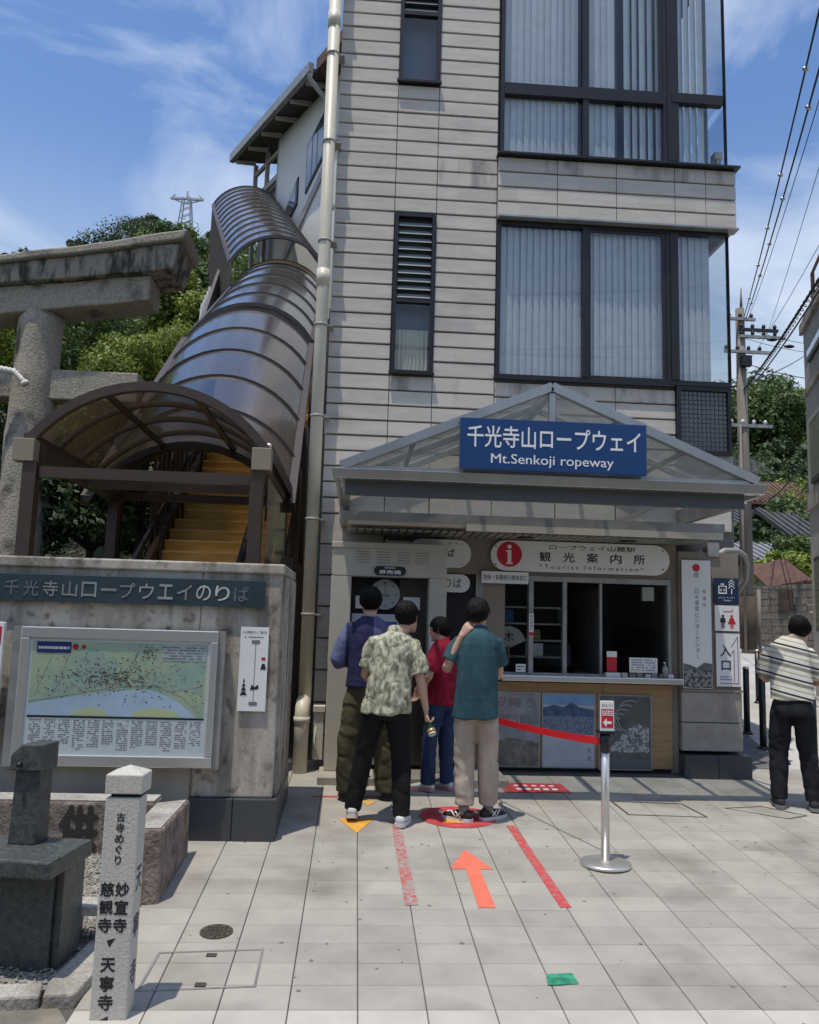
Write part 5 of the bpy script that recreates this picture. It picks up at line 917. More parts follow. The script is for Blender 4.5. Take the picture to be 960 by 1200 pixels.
for k, (px, py, Y_, h, r_, lb) in enumerate(((178, 264, 150, 12, 3.8, 'large dark pine on the skyline above the torii lintel'), (102, 290, 160, 8, 4.4, 'low tree on the skyline left of the large pine'), (135, 289, 165, 5, 3, 'small tree on the skyline beside the low tree'), (14, 306, 150, 6, 4, 'tree top on the skyline at the left edge'), (245, 285, 140, 9, 7, 'dark tree below the cable car tower'))):
    q_ = at(px, py, Y_); zt_ = terr(q_.x, q_.y); hh_ = max(h, q_.z+h*.15-zt_); tree('skyline_tree', lb, q_.x, q_.y, hh_, r_, 9000, .26, 'dark', 40+k, cz=1-.32*h/hh_)
# far wood: one mass on the slopes
g_ = np.random.default_rng(11); vv = []; pk = []
cnt = 0
while cnt < 2100:
    y = 22+g_.random()**1.35*200; a = g_.uniform(-.62, .06) if g_.random() < .62 else g_.uniform(.40, .72); x = a*y
    if a > .3 and y < 48: continue
    if a > -.34 and a < .1 and y < 40: continue
    z = terr(x, y); r_ = g_.uniform(1.8, 3.4)*(1 if y > 50 else .75); n_ = int(200 if y > 80 else 520); sz = .25 if y > 80 else .12
    v = leaves((x, y, z+r_*.8), (r_, r_, r_*1.05), n_, sz, int(g_.integers(1e9)), clump=2); vv.append(v); kd = g_.choice([0, 1, 2], p=[.14, .36, .5]); pk.append(np.full(n_, kd)); cnt += 1
o = bpy.data.objects.new('hillside_wood', qmesh('hillside_wood', np.concatenate(vv), [LEAF['bright'], LEAF['mid'], LEAF['dark']], (0, 100, 40), np.concatenate(pk))); C.objects.link(o); o.location = (0, 100, 40); o['kind'] = 'stuff'; o['label'] = 'dense green wood covering the hill behind the station'; o['category'] = 'wood'

# ropeway tower and cabin
q0 = at(217, 268, 175); Rt = top('ropeway_tower', 'white steel cable car tower on the hill skyline', 'tower', tuple(q0))
mb = M(); hh = 7.0
for sx in (-1, 1):
    for sy in (-1, 1): mb.bar(q0+Vector((sx*1.6, sy*1.6, -3)), q0+Vector((sx*.8, sy*.8, hh)), .22, .22)
for z in (0, 1.8, 3.5, 5.1, 6.4): t = (z+3)/10; w__ = 1.6-.8*t; [mb.bar(q0+Vector((-w__, s*w__, z)), q0+Vector((w__, s*w__, z+.9)), .13, .13) for s in (-1, 1)]
part('mast', mb, MT['alu_dull'], Rt); mb = M(); mb.bar(q0+Vector((-3.6, 0, hh)), q0+Vector((3.6, 0, hh)), .4, .45); mb.bar(q0+Vector((-3.6, 0, hh)), q0+Vector((0, 0, hh-1.2)), .2, .2); mb.bar(q0+Vector((3.6, 0, hh)), q0+Vector((0, 0, hh-1.2)), .2, .2); mb.bar(q0+Vector((0, 0, hh)), q0+Vector((0, 0, hh+1.8)), .3, .3)
for sx in (-1, 1): mb.bar(q0+Vector((sx*3.6, 0, hh)), q0+Vector((sx*2.6, 0, hh+.9)), .2, .2)
part('cross_arm', mb, MT['alu_dull'], Rt)
qg = at(225, 323, 75); G_ = top('cable_car', 'small dark cable car cabin hanging over the wooded slope', 'cable car', tuple(qg))
part('cabin', M().hexa([qg+Vector(v) for v in ((-.7, -1, -1.1), (.7, -1, -1.1), (.7, 1, -1.1), (-.7, 1, -1.1), (-.85, -1.1, .9), (.85, -1.1, .9), (.85, 1.1, .9), (-.85, 1.1, .9))]), MT['bronze'], G_, bevel=.12)
part('window_band', M().box(qg.x-.80, qg.x+.80, qg.y-1.10, qg.y-1.06, qg.z-.1, qg.z+.65), pm('cabin_glass', (.35, .42, .48), .1), G_); part('hanger', M().box(qg.x-.05, qg.x+.05, qg.y-.05, qg.y+.05, qg.z+.9, qg.z+3.4), MT['bronze'], G_); part('roof_rim', M().box(qg.x-.8, qg.x+.8, qg.y-1.1, qg.y+1.1, qg.z+.9, qg.z+1.02), MT['alu'], G_)

# ------------------------------------------------------------------ right side: lane, pole, houses
pq = at(878, 765, 21.5); px_, py_ = pq.x, pq.y; pz_ = terr(px_, py_)-.2
Po = top('utility_pole', 'concrete utility pole with crossarms standing in the lane', 'utility pole', (px_, py_, pz_)); tp = at(867, 362, 21.5).z
part('pole', M().tube([(px_, py_, pz_), (px_-.02, py_, tp)], [.19, .12], 20), MT['pole'], Po); part('top_rod', M().tube([(px_+.02, py_, tp-.1), (px_+.03, py_, at(867, 338, 21.5).z)], [.05, .018], 8), MT['pole'], Po)
part('dark_sleeve', M().tube([(px_, py_, pz_+.3), (px_, py_, pz_+1.7)], .222, 20), MT['old_' if False else 'bark'], Po)
for pyy, xa, xb in ((376, -.45, .35), (388, -.1, 1.0), (396, -.1, 1.2), (414, -.55, .75), (500, -.45, .75)):
    z = at(870, pyy, 21.5).z; part('crossarm', M().box(px_+xa, px_+xb, py_-.13-.04, py_-.13+.04, z-.04, z+.04), MT['alu_dull'] if pyy != 388 else MT['black'], Po)
    mb = M()
    for x in np.arange(xa+.05, xb+.01, .32): mb.tube([(px_+x, py_-.13, z+.04), (px_+x, py_-.13, z+.10), (px_+x, py_-.13, z+.17)], [.03, .06, .03], 8)
    part('insulator', mb, MT['porcelain'] if pyy == 500 else MT['black'], Po)
part('junction_box', M().box(px_-.12, px_+.15, py_-.3, py_-.13, at(870, 432, 21.5).z, at(870, 420, 21.5).z), MT['bronze'], Po)
part('conduit', M().tube([(px_-.16, py_-.16, pz_+.2), (px_-.16, py_-.16, at(870, 500, 21.5).z)], .035, 8).tube([(px_+.26, py_-.1, pz_+.2), (px_+.26, py_-.1, at(870, 690, 21.5).z)], .05, 8), MT['pole'], Po)
def wire(p0, p1, r_, label, sag=.3, name='overhead_wire', spiral=0, knots=0):
    a, b = Vector(p0), Vector(p1); pts = [a.lerp(b, t/24)-Vector((0, 0, sag*4*(t/24)*(1-t/24))) for t in range(25)]; mb = M().tube(pts, r_, 6)
    if spiral:
        sp_ = []; 
        for t in range(24*16+1): u = t/16; i = min(23, int(u)); c_ = pts[i].lerp(pts[i+1], u-i); sp_.append(c_+Vector((spiral*math.cos(t*.9), 0, spiral*math.sin(t*.9)-spiral*.8)))
        mb.tube(sp_, r_*.35, 4)
    for k in range(knots): c_ = pts[int(24*(k+.7)/(knots+.6))]; mb.ball(c_, r_*2.4, 8, 1, sc=(1.6, 1, 1))
    return solo(name, mb, [MT['wire'], MT['alu']], label, 'cable', tuple(a), group='overhead wires')
H_ = 21.5
w0 = at(872, 372, H_); wire(at(962, 5, 7.5), w0, .012, 'bundled service wire with white spacers, left strand running up to the top edge', .12, knots=5)
wire(at(966, 60, 7.5), at(874, 374, H_), .012, 'bundled service wire with spacers, right strand', .12, knots=5)
wire(at(972, 78, 7.6), at(875, 378, H_), .006, 'thin wire close beside the bundled strands', .14)
wire(at(1000, 262, 7.0), at(872, 456, H_), .019, 'thick black communication cable wound with a spiral at the right edge', .10, spiral=.035)
wire(at(1000, 276, 7.0), at(873, 460, H_), .013, 'second cable just beneath the thick spiral wound one', .14)
wire(at(1000, 60, 9), at(898, 395, 24), .006, 'very thin wire crossing the pale sky right of the bundle', .1)
wire(at(1000, 215, 9), at(880, 420, 24), .006, 'lowest very thin wire crossing the pale sky', .1)
wire(at(872, 384, H_), at(1010, 410, 18), .008, 'upper service wire from pole to the right hand building', .12)
wire(at(872, 396, H_), at(1010, 418, 18), .008, 'middle service wire from pole to the right hand building', .12)
wire(at(880, 428, H_), at(1010, 450, 18), .012, 'lower service wire from pole to the right hand building', .1)
wire(at(874, 450, H_), at(962, 400, 60), .02, 'wire leading from the pole back towards the hill', .3)
wire(at(1000, 440, 9.5), at(900, 585, 28), .014, 'cable sagging in front of the right hand building', .3, spiral=.02)
wire(at(1010, 468, 9.5), at(905, 590, 28), .012, 'thin cable below the sagging one in front of the right hand building', .5)
wire(at(862, 686, 20), at(950, 690, 12), .012, 'thin line over the lane above the block wall', .05)
for k, (a_, b_) in enumerate((((905, 398), (912, 391)), ((925, 406), (933, 400)))):
    c_ = at(a_[0], a_[1], 20); solo('cable_closure', M().ball(c_, .075, 10, sc=(2.0, 1, .6)), MT['black'], ['black cable joint on the service wires, nearer the pole', 'black cable joint on the service wires, nearer the building'][k], 'cable joint', tuple(c_))
for k, (za, zb_) in enumerate(((9.2, 10.0), (9.9, 9.3), (10.6, 11.6), (8.8, 9.0))): wire((-9, -4.5, za), (13, -4.2, zb_), .022, f'street cable strung behind the viewer, {["lowest", "crossing", "highest", "sagging"][k]} of four', .6)
# bollards
def bollard(px, py, label):
    d = fw*961+rr*(px-480)-uu*(py-600); t = -1.903/(d.z-S*d.y); b_ = Vector((0, 0, 1.903))+d*t
    o = top('bollard', label, 'bollard', tuple(b_), 'bollards along the lane'); part('tube', M().tube([b_, b_+Vector((0, 0, .80))], .038, 14), MT['bronze'], o); part('cap', M().tube([b_+Vector((0, 0, .80)), b_+Vector((0, 0, .83))], [.042, .03], 14), MT['steel'], o); part('foot', M().tube([b_, b_+Vector((0, 0, .03))], [.07, .05], 14), MT['black'], o)
bollard(876, 860, 'dark bollard nearest the station pier'); bollard(895, 878, 'dark bollard half hidden by the left arm of the striped shirt person'); bollard(919, 895, 'bollard seen between the legs of the striped shirt person'); bollard(955, 918, 'bollard at the right frame edge beside the striped shirt person'); bollard(889, 824, 'short distant bollard in the sunny lane')
# block wall beyond the pole
Wr = top('block_retaining_wall', 'old concrete block wall along the lane behind the pole', 'wall', (12, 24, 1.3))
wa, wb_ = at(884, 742, 24), at(948, 742, 22.5); bx = (wb_-wa); bl = bx.length; bx.normalize(); zb = 1.1; zt0 = at(900, 690, 23.5).z; q = M().box(.01, .39, 0, .15, .008, .192); me_b = q.mesh('block', MT['stonewall']); cnt = 0
back = M(); back.hexa([wa+Vector((0, .03, -1)), wb_+Vector((0, .03, -1)), wb_+Vector((0, .4, -1)), wa+Vector((0, .4, -1))]+[wa+Vector((0, .03, zt0-wa.z)), wb_+Vector((0, .03, zt0-wa.z)), wb_+Vector((0, .4, zt0-wa.z)), wa+Vector((0, .4, zt0-wa.z))]); part('wall_core', back, MT['joint'], Wr)
for j in range(int((zt0-wa.z+.8)/.2)+1):
    for i in range(int(bl/.4)+1):
        b_ = inst('block', me_b, Wr, wa+bx*(i*.4+(.2 if j % 2 else 0)-.1)+Vector((0, random.uniform(-.01, .01), -.8+j*.2))); b_.rotation_euler = (0, 0, math.atan2(bx.y, bx.x))
part('shed_wall', M().hexa([at(912, 715, 23.2), at(934, 715, 22.8), at(934, 690, 22.8), at(912, 690, 23.2), at(912, 715, 23.6)+Vector((0, 0, 0)), at(934, 715, 23.3), at(934, 690, 23.3), at(912, 690, 23.6)]), MT['oldwood'], Wr)
mb = M()
a, b = at(900, 690, 24.0), at(952, 682, 22.4); mb.hexa([a, b, b+Vector((.4, 2.2, .75)), a+Vector((.4, 2.2, .75)), a+Vector((0, 0, .07)), b+Vector((0, 0, .07)), b+Vector((.4, 2.2, .83)), a+Vector((.4, 2.2, .83))]); part('shed_roof', mb, MT['rust'], Wr)
# left stone pillars and steps of the neighbouring house
part('gate_pillar', M().box(wa.x-1.1, wa.x-.55, 23.8, 24.3, 1, at(885, 692, 24).z), MT['stonewall'], Wr)
def house(name, label, px0, px1, py_eave, py_base, Y, depth, roofmat, wallmat, ridge=1.6, over=.5, rot=0, windows=()):
    a, b = at(px0, py_eave, Y), at(px1, py_eave, Y); zb = at(px0, py_base, Y).z; wx = b.x-a.x; z = a.z; o = top(name, label, 'house', (a.x, Y, zb), 'houses up the hillside')
    part('wall', M().box(a.x, b.x, Y, Y+depth, zb-2, z), MT[wallmat], o)
    part('roof', M().add([(a.x-over, Y-over, z-.1), (b.x+over, Y-over, z-.1), (b.x+over, Y+depth/2, z+ridge), (a.x-over, Y+depth/2, z+ridge), (b.x+over, Y+depth+over, z-.1), (a.x-over, Y+depth+over, z-.1), (a.x-over, Y-over, z+.1), (b.x+over, Y-over, z+.1), (b.x+over, Y+depth/2, z+ridge+.22), (a.x-over, Y+depth/2, z+ridge+.22), (b.x+over, Y+depth+over, z+.1), (a.x-over, Y+depth+over, z+.1)],
        [(0, 1, 2, 3), (3, 2, 4, 5), (6, 9, 8, 7), (9, 11, 10, 8), (0, 6, 7, 1), (5, 4, 10, 11), (0, 3, 9, 6), (3, 5, 11, 9), (1, 7, 8, 2), (2, 8, 10, 4)]), MT[roofmat], o)
    mb = M(); n_ = int((wx+2*over)/.30)
    for i in range(n_): x = a.x-over+(i+.5)*(wx+2*over)/n_; mb.bar((x, Y-over-.02, z+.14), (x, Y+depth/2, z+ridge+.25), .09, .07)
    part('roof_batten', mb, MT[roofmat], o)
    for (u0, u1, v0, v1) in windows:
        w_ = part('window', M().box(a.x+wx*u0, a.x+wx*u1, Y-.05, Y+.02, zb+(z-zb)*v0, zb+(z-zb)*v1), MT['bronze'], o); part('pane', M().box(a.x+wx*u0+.06, a.x+wx*u1-.06, Y-.07, Y-.051, zb+(z-zb)*v0+.06, zb+(z-zb)*v1-.06), MT['win'], w_)
house('hillside_house', 'old dark wooden house with rusty brown roof beyond the canopy corner', 880, 906, 590, 612, 45, 6, 'rust', 'oldwood', 1.3, windows=((.1, .4, .2, .8),))
house('hillside_house', 'grey gabled house above the rusty roofed wooden house', 868, 900, 558, 600, 58, 7, 'tile', 'plaster_tan', 2.0)
house('hillside_house', 'house with dark tiled roof right behind the utility pole', 862, 908, 618, 648, 38, 5, 'tile', 'oldwood', 1.0, windows=((.5, .62, .1, .7), (.7, .85, .1, .7)))
house('hillside_house', 'white walled house below the dark tiled roof', 884, 905, 622, 634, 40, 3, 'tile', 'plaster', .5)
house('hillside_house', 'low house with red brown roof left of the tall building', 915, 952, 596, 618, 50, 6, 'rust', 'oldwood', 2.0, windows=((.55, .8, .1, .8),))
house('hillside_house', 'pale house with blue grey gable wall over the block wall', 892, 926, 660, 700, 30, 3.5, 'grey_roof', 'grey_roof', .7)
house('hillside_house', 'white plastered house half hidden by the tall building', 934, 975, 632, 690, 33, 5, 'tile', 'plaster', 1.4)
for k, (px, py, Y_, h, r_, n_, s_, kd, lb) in enumerate(((905, 505, 75, 13, 5.2, 22000, .19, 'mid', 'big round tree on the hill above the tiled roofs'), (888, 490, 80, 13, 5.5, 16000, .2, 'dark', 'dark tree directly behind the pole crossarms'), (925, 560, 68, 8, 4, 7000, .22, 'dark', 'dark tree between the houses and the tall building'), (918, 618, 36, 3.6, 1.9, 6500, .12, 'mid', 'leafy tree behind the white walled house'), (885, 645, 34, 3, 1.7, 4000, .12, 'dark', 'dark shrub under the tiled roof beside the pole'), (925, 672, 27, 2.2, 1.3, 6000, .075, 'bright', 'bright shrub spilling over the block wall'), (938, 655, 29, 2.4, 1.3, 5000, .09, 'mid', 'green shrub at the foot of the white plastered house'))):
    q_ = at(px, py, Y_); tree('lane_tree', lb, q_.x, q_.y, h, r_, n_, s_, kd, 70+k, z=q_.z-h*.62, cz=.55)
# tall building at the right edge
Rb = top('right_hand_building', 'grey brown plastered building cropped by the right frame edge', 'building', (7.7, 13.8, .8))
pc = at(952, 690, 13.8); pc.z = 0; dv = Vector((-.35, -.937, 0)); nv = Vector((.937, -.35, 0)); topz = at(943, 385, 13.8).z
def RB(s_, d_, z): q_ = pc+dv*s_+nv*d_; return (q_.x, q_.y, z)
def rbox(mb, s0, s1, d0, d1, z0, z1, mi=0): return mb.hexa([RB(s, d, z) for z in (z0, z1) for s, d in ((s0, d0), (s1, d0), (s1, d1), (s0, d1))], mi)
part('wall', rbox(M(), 0, 4.5, 0, 5, 0, topz), MT['plaster_tan'], Rb)
mb = M(); rbox(mb, -.06, 4.5, -.06, -.001, topz-.12, topz+.06); rbox(mb, -.04, 4.5, -.04, -.0012, at(945, 460, 13.8).z-.1, at(945, 460, 13.8).z); rbox(mb, -.04, 4.5, -.04, -.0014, at(945, 580, 13.8).z-.3, at(945, 580, 13.8).z, 0); part('string_course', mb, MT['conc'], Rb)
for z0_, z1_ in ((at(950, 430, 13.5).z, at(950, 395, 13.5).z-.3), (at(950, 570, 13.5).z, at(950, 500, 13.5).z), (at(950, 740, 13.5).z, at(950, 655, 13.5).z)):
    w_ = part('window', rbox(M(), .55, 2.0, -.05, .01, z0_, z1_), MT['bronze'], Rb); part('pane', rbox(M(), .62, 1.93, -.062, -.051, z0_+.07, z1_-.07), MT['win'], w_)
mb = M(); rbox(mb, .3, .36, .1, .16, topz, topz+.9); rbox(mb, 1.3, 1.36, .1, .16, topz, topz+.9); rbox(mb, .3, 4, .1, .14, topz+.86, topz+.9); rbox(mb, .3, 4, .1, .14, topz+.4, topz+.44); part('roof_rail', mb, MT['rust'], Rb)

# ------------------------------------------------------------------ people
def fuse(mb, voxel, it=2, fold=None):
    me = mb.mesh('raw', MT['skin']); ob = bpy.data.objects.new('raw', me)
    m_ = ob.modifiers.new('r', 'REMESH'); m_.mode = 'VOXEL'; m_.voxel_size = voxel; m_.use_smooth_shade = True
    s_ = ob.modifiers.new('s', 'SMOOTH'); s_.iterations = it; s_.factor = .5
    r = evaluated(ob); bpy.data.objects.remove(ob)
    if fold:
        n_ = len(r.vertices); co = np.empty(n_*3, np.float32); r.vertices.foreach_get('co', co); nn_ = np.array([tuple(v.normal) for v in r.vertices]); co = co.reshape(-1, 3)
        co += nn_*np.array([fold(Vector(c_)) for c_ in co.tolist()])[:, None]; r.vertices.foreach_set('co', co.ravel().astype(np.float32)); r.update()
    for p_ in r.polygons: p_.use_smooth = True
    return r
def ell(z, cx, cy, rx, ry, n=28, e=2.4, rot=0):
    out = []
    for i in range(n):
        t = 2*math.pi*i/n; c_, s_ = math.cos(t), math.sin(t); x = rx*math.copysign(abs(c_)**(2/e), c_); y = ry*math.copysign(abs(s_)**(2/e), s_)
        out.append((cx+x*math.cos(rot)-y*math.sin(rot), cy+x*math.sin(rot)+y*math.cos(rot), z))
    return out
def hand(mb, w_, d, nrm, side, curl=35, k=1.):
    w_, d, nrm = Vector(w_), Vector(d).normalized(), Vector(nrm).normalized(); s_ = d.cross(nrm).normalized(); nrm = s_.cross(d).normalized()
    rg = []
    for t, hw, th in ((-.01, .026, .022), (.02, .030, .017), (.055, .040, .015), (.085, .040, .013)): rg.append([w_+d*t*k+s_*hw*k*a+nrm*th*k*b for a, b in ((-1, 0), (-.8, -.8), (0, -1), (.8, -.8), (1, 0), (.8, .8), (0, 1), (-.8, .8))])
    mb.loft(rg)
    for i, (off, ln) in enumerate(((-.031, .072), (-.011, .082), (.010, .077), (.030, .060))):
        p_ = w_+d*.08*k+s_*off*k; a = R(8+4*i); dd = d.copy(); pts = [p_-dd*.02]; pts.append(p_)
        for j, f in enumerate((.45, .32, .23)):
            a += R(curl*(1, .95, .6)[j]); dd = (d*math.cos(a)-nrm*math.sin(a)).normalized(); pts.append(pts[-1]+dd*ln*f*k)
        mb.tube(pts, [.0085*k, .0095*k, .0088*k, .008*k, .0062*k], 8)
    sd = side; b0 = w_+d*.018*k+s_*(-.022)*sd*k; t1 = (d*.55-s_*.75*sd-nrm*.3).normalized(); t2 = (d*.85-s_*.25*sd-nrm*.45).normalized()
    mb.tube([b0, b0+t1*.035*k, b0+t1*.035*k+t2*.03*k, b0+t1*.035*k+t2*.052*k], [.013*k, .011*k, .0095*k, .007*k], 8)
def person(label, px, py, Y, rz, H, J, shirt, pants, shoes, hair=None, torso=None, folds=.006, sleeve=None, legr=1., build=1., group=None, pants_rings=None, hollow=None):
    q_ = at(px, py, Y); z0 = S*Y+.004; q_ = Vector((q_.x, Y, z0)); k = H/1.72
    o = top('person', label, 'person', tuple(q_), group, rz=R(rz)); ORG[o.name] = Vector((0, 0, 0))
    J = {a: Vector(b)*k for a, b in J.items()}
    hc, nk = J['head'], J['neck']; ha = R(J_h.get('yaw', 0)) if (J_h := {'yaw': shirt.get('head_yaw', 0)}) else 0
    # body: one continuous surface
    b = M()
    tors = torso or [(1.475, .055, .06), (1.44, .10, .075), (1.40, .155, .09), (1.33, .165, .105), (1.20, .155, .10), (1.08, .14, .095), (.98, .155, .105), (.90, .15, .105), (.87, .13, .09)]
    def tx(z):                                            # axis of the trunk
        a, c_ = J['pelvis'], J['chest']; t = (z*k-a.z)/(c_.z-a.z); return a.x+(c_.x-a.x)*t, a.y+(c_.y-a.y)*t
    b.loft([ell(z*k, *tx(z), rx*k*.92, ry*k*.92) for z, rx, ry in reversed(tors)])
    b.tube([Vector((*tx(1.42), 1.42*k)), nk, hc-Vector((0, -.005, .05))*k], [.062*k, .056*k, .052*k], 14)
    fy = Vector((-math.sin(ha), math.cos(ha), 0)); fx = Vector((math.cos(ha), math.sin(ha), 0)); tl = shirt.get('head_tilt', 0)
    def hp(x, y, z): return hc+(fx*x+fy*(y+z*tl)+Vector((0, 0, z)))*k
    b.loft([[hp(rx*math.cos(t), yc+ry*math.sin(t), z) for t in [2*math.pi*i/24 for i in range(24)]] for z, rx, ry, yc in ((-.122, .020, .018, .062), (-.112, .038, .040, .045), (-.085, .056, .070, .018), (-.045, .068, .086, .004), (0, .075, .094, -.002), (.045, .077, .097, -.006), (.08, .068, .085, -.010), (.105, .044, .055, -.012), (.115, .015, .02, -.012))])
    b.tube([hp(0, .086, .012), hp(0, .104, -.018), hp(0, .112, -.034), hp(0, .096, -.042)], [.008*k, .011*k, .014*k, .008*k], 8)
    b.tube([hp(-.02, .086, -.066), hp(0, .093, -.066), hp(.02, .086, -.066)], .0075*k, 6)
    b.tube([hp(-.045, .08, .028), hp(0, .094, .03), hp(.045, .08, .028)], .008*k, 6)
    for s_ in (-1, 1): b.tube([hp(s_*.074, -.006, -.03), hp(s_*.084, -.016, -.01), hp(s_*.087, -.020, .012), hp(s_*.078, -.008, .026)], [.008*k, .010*k, .011*k, .007*k], 8)
    for s_, a in ((-1, 'l'), (1, 'r')):
        sh, el, wr = J['sh_'+a], J['el_'+a], J['wr_'+a]
        b.tube([sh+Vector((-s_*.04*k, 0, .0)), sh, sh.lerp(el, .4), el, el.lerp(wr, .3), el.lerp(wr, .75), wr], [.030*k, .042*k, .044*k, .038*k, .040*k, .029*k, .025*k], 14)
        hip, kn, an = J['hip_'+a], J['kn_'+a], J['an_'+a]; b.tube([hip, hip.lerp(kn, .5), kn, kn.lerp(an, .35), kn.lerp(an, .85), an], [.075*k, .065*k, .05*k, .05*k, .034*k, .034*k], 14)
    for s_, a in ((-1, 'l'), (1, 'r')):
        hd = J.get('hd_'+a); nn = J.get('hn_'+a); hand(b, J['wr_'+a], hd if hd else (0, .1, -1), nn if nn else (-s_, 0, 0), s_, shirt.get('curl_'+a, 30), k)
    me = fuse(b, .0062 if not shirt.get('far') else .008, 1); me.materials[0] = MT['skin']
    bd = bpy.data.objects.new('body', me); C.objects.link(bd); bd.parent = o; ORG[bd.name] = Vector((0, 0, 0))
    for s_ in (-1, 1): part('eye', M().ball(hp(s_*.031, .078, .004), .0115*k, 10), MT['ink'], bd)
    # shirt
    s = M(); prof = shirt['rings']
    s.loft([ell(z*k, tx(z)[0]+cx*k, tx(z)[1]+cy*k, rx*k*build, ry*k*build) for z, cx, cy, rx, ry in reversed(prof)])
    for s_, a in ((-1, 'l'), (1, 'r')):
        sh, el, wr = J['sh_'+a], J['el_'+a], J['wr_'+a]; f, r1, r2 = shirt['sleeve']
        e_ = sh.lerp(el, min(f, 1.0)) if f <= 1 else el.lerp(wr, f-1)
        pts = [sh+Vector((-s_*.06, 0, .020))*k, sh+Vector((-s_*.01, 0, .006))*k, sh.lerp(el, .35*min(f, 1))]+([el] if f > 1 else [])+[e_]; rad = [.048*k, r1*.86*k, (r1*.6+r2*.4)*k]+([r2*1.02*k] if f > 1 else [])+[r2*k]
        s.tube(pts, rad, 18)
    amp = shirt.get('fold', .007)
    sd_ = Vector((px*.37, Y*3.1, H*7))
    def fold(c_):
        w_ = c_+sd_; zf = shirt.get('zf', 1.); n1 = noise.noise(Vector((w_.x*6.5, w_.y*6.5, w_.z*3.2*zf)))+.5*noise.noise(Vector((w_.x*13+3*w_.z*zf, w_.y*13, w_.z*9*zf)))
        dg_ = abs(noise.noise(Vector((w_.x*5+w_.z*5, w_.y*5, w_.z*4-w_.x*4))))
        n3 = abs(noise.noise(Vector((w_.x*9-w_.z*7, w_.y*8, w_.z*8+w_.x*6)))); return amp*(n1*1.3-((.28-min(.28, dg_))*2.6+(.16-min(.16, n3))*2.4)*shirt.get('cross', 1.))
    me = fuse(s, .0085, 3, fold); me.materials[0] = shirt['mat']; so_ = bpy.data.objects.new(shirt['name'], me); C.objects.link(so_); so_.parent = o; ORG[so_.name] = Vector((0, 0, 0))
    if shirt.get('collar'):
        c_ = M(); x_, y_ = tx(1.46); cz = shirt['collar']
        c_.loft([[(x_+.066*k*math.cos(t)*1.0, y_+.002+.066*k*math.sin(t), (1.455+.004*math.cos(t*2)-.02*math.sin(t))*k) for t in [2*math.pi*i/24 for i in range(24)]], [(x_+.060*k*math.cos(t), y_+.005*k+.062*k*math.sin(t), (1.455+cz-.035*math.sin(t))*k) for t in [2*math.pi*i/24 for i in range(24)]], [(x_+.053*k*math.cos(t), y_+.005*k+.055*k*math.sin(t), (1.452+cz-.035*math.sin(t))*k) for t in [2*math.pi*i/24 for i in range(24)]]], caps=False)
        part('collar', c_, shirt['mat'], so_)
    # trousers
    t_ = M(); pr = pants_rings or [(1.03, .138, .104), (.97, .146, .112), (.90, .156, .121), (.84, .158, .118), (.79, .138, .102)]
    t_.loft([ell(z*k, tx(z)[0]*1, tx(z)[1]-.006*k, rx*k, ry*k) for z, rx, ry in reversed(pr)])
    wr_, kr, hr = pants['r']
    for a in 'lr':
        hip, kn, an = J['hip_'+a], J['kn_'+a], J['an_'+a]; end = an-Vector((0, 0, pants.get('drop', .02)*k))
        t_.tube([hip+Vector((0, 0, .03*k)), hip.lerp(kn, .25), hip.lerp(kn, .6), kn, kn.lerp(end, .5), end], [.078*k, wr_*k, (wr_*.6+kr*.4)*k, kr*k, (kr+hr)/2*k, hr*k], 18)
        if pants.get('pocket'): m_ = hip.lerp(kn, .78); s_ = -1 if a == 'l' else 1; t_.box(m_.x+s_*.07*k-.025, m_.x+s_*.07*k+.03, m_.y-.06, m_.y+.07, m_.z-.09, m_.z+.08)
    pa = pants.get('fold', .006)
    def foldp(c_):
        w_ = c_+sd_*1.3; n1 = noise.noise(Vector((w_.x*7, w_.y*7, w_.z*2.2)))+.45*noise.noise(Vector((w_.x*15+w_.z*12, w_.y*15, w_.z*15)))
        up_ = 1 if c_.z < .80*k else .25; low = up_*.7*(1+1.3*max(0, (.30*k-c_.z)/.30)); cr__ = 1+1.2*math.exp(-((c_.z-.52*k)/.1)**2); return pa*n1*low*cr__-.6*up_*pa*max(0, .22-abs(noise.noise(Vector((w_.x*4, w_.y*4+w_.z*3, w_.z*7)))))*6
    me = fuse(t_, .0085, 3, foldp); me.materials[0] = pants['mat']; po = bpy.data.objects.new('trousers', me); C.objects.link(po); po.parent = o; ORG[po.name] = Vector((0, 0, 0))
    # shoes
    for s_, a in ((-1, 'l'), (1, 'r')):
        an = J['an_'+a]; ft = R(J_f) if (J_f := shirt.get('foot_'+a, -8*s_)) else 0; up = shirt.get('lift_'+a, 0)
        def fp(x, y, z): zz = z+max(0, (.05-y))*up*.6; return (an.x+(x*math.cos(ft)-y*math.sin(ft))*k, an.y+(x*math.sin(ft)+y*math.cos(ft))*k, zz*k)
        sh_ = M(); sh_.loft([[fp(rx*math.cos(t), y, zc+rz_*math.sin(t)) for t in [2*math.pi*i/16 for i in range(16)]] for y, rx, zc, rz_ in ((-.075, .018, .045, .022), (-.06, .036, .052, .034), (-.02, .042, .060, .048), (.03, .044, .052, .044), (.09, .048, .040, .030), (.14, .047, .032, .024), (.175, .036, .028, .018), (.19, .018, .026, .011))])
        x = part('shoe', sh_, shoes['mat'], o); so2 = M(); pts = [(-.078, .020), (-.06, .040), (0, .044), (.08, .050), (.14, .050), (.18, .038), (.198, .015)]; outl = [fp(w__, y, 0) for y, w__ in pts]+[fp(-w__, y, 0) for y, w__ in reversed(pts)]; n_ = len(outl)
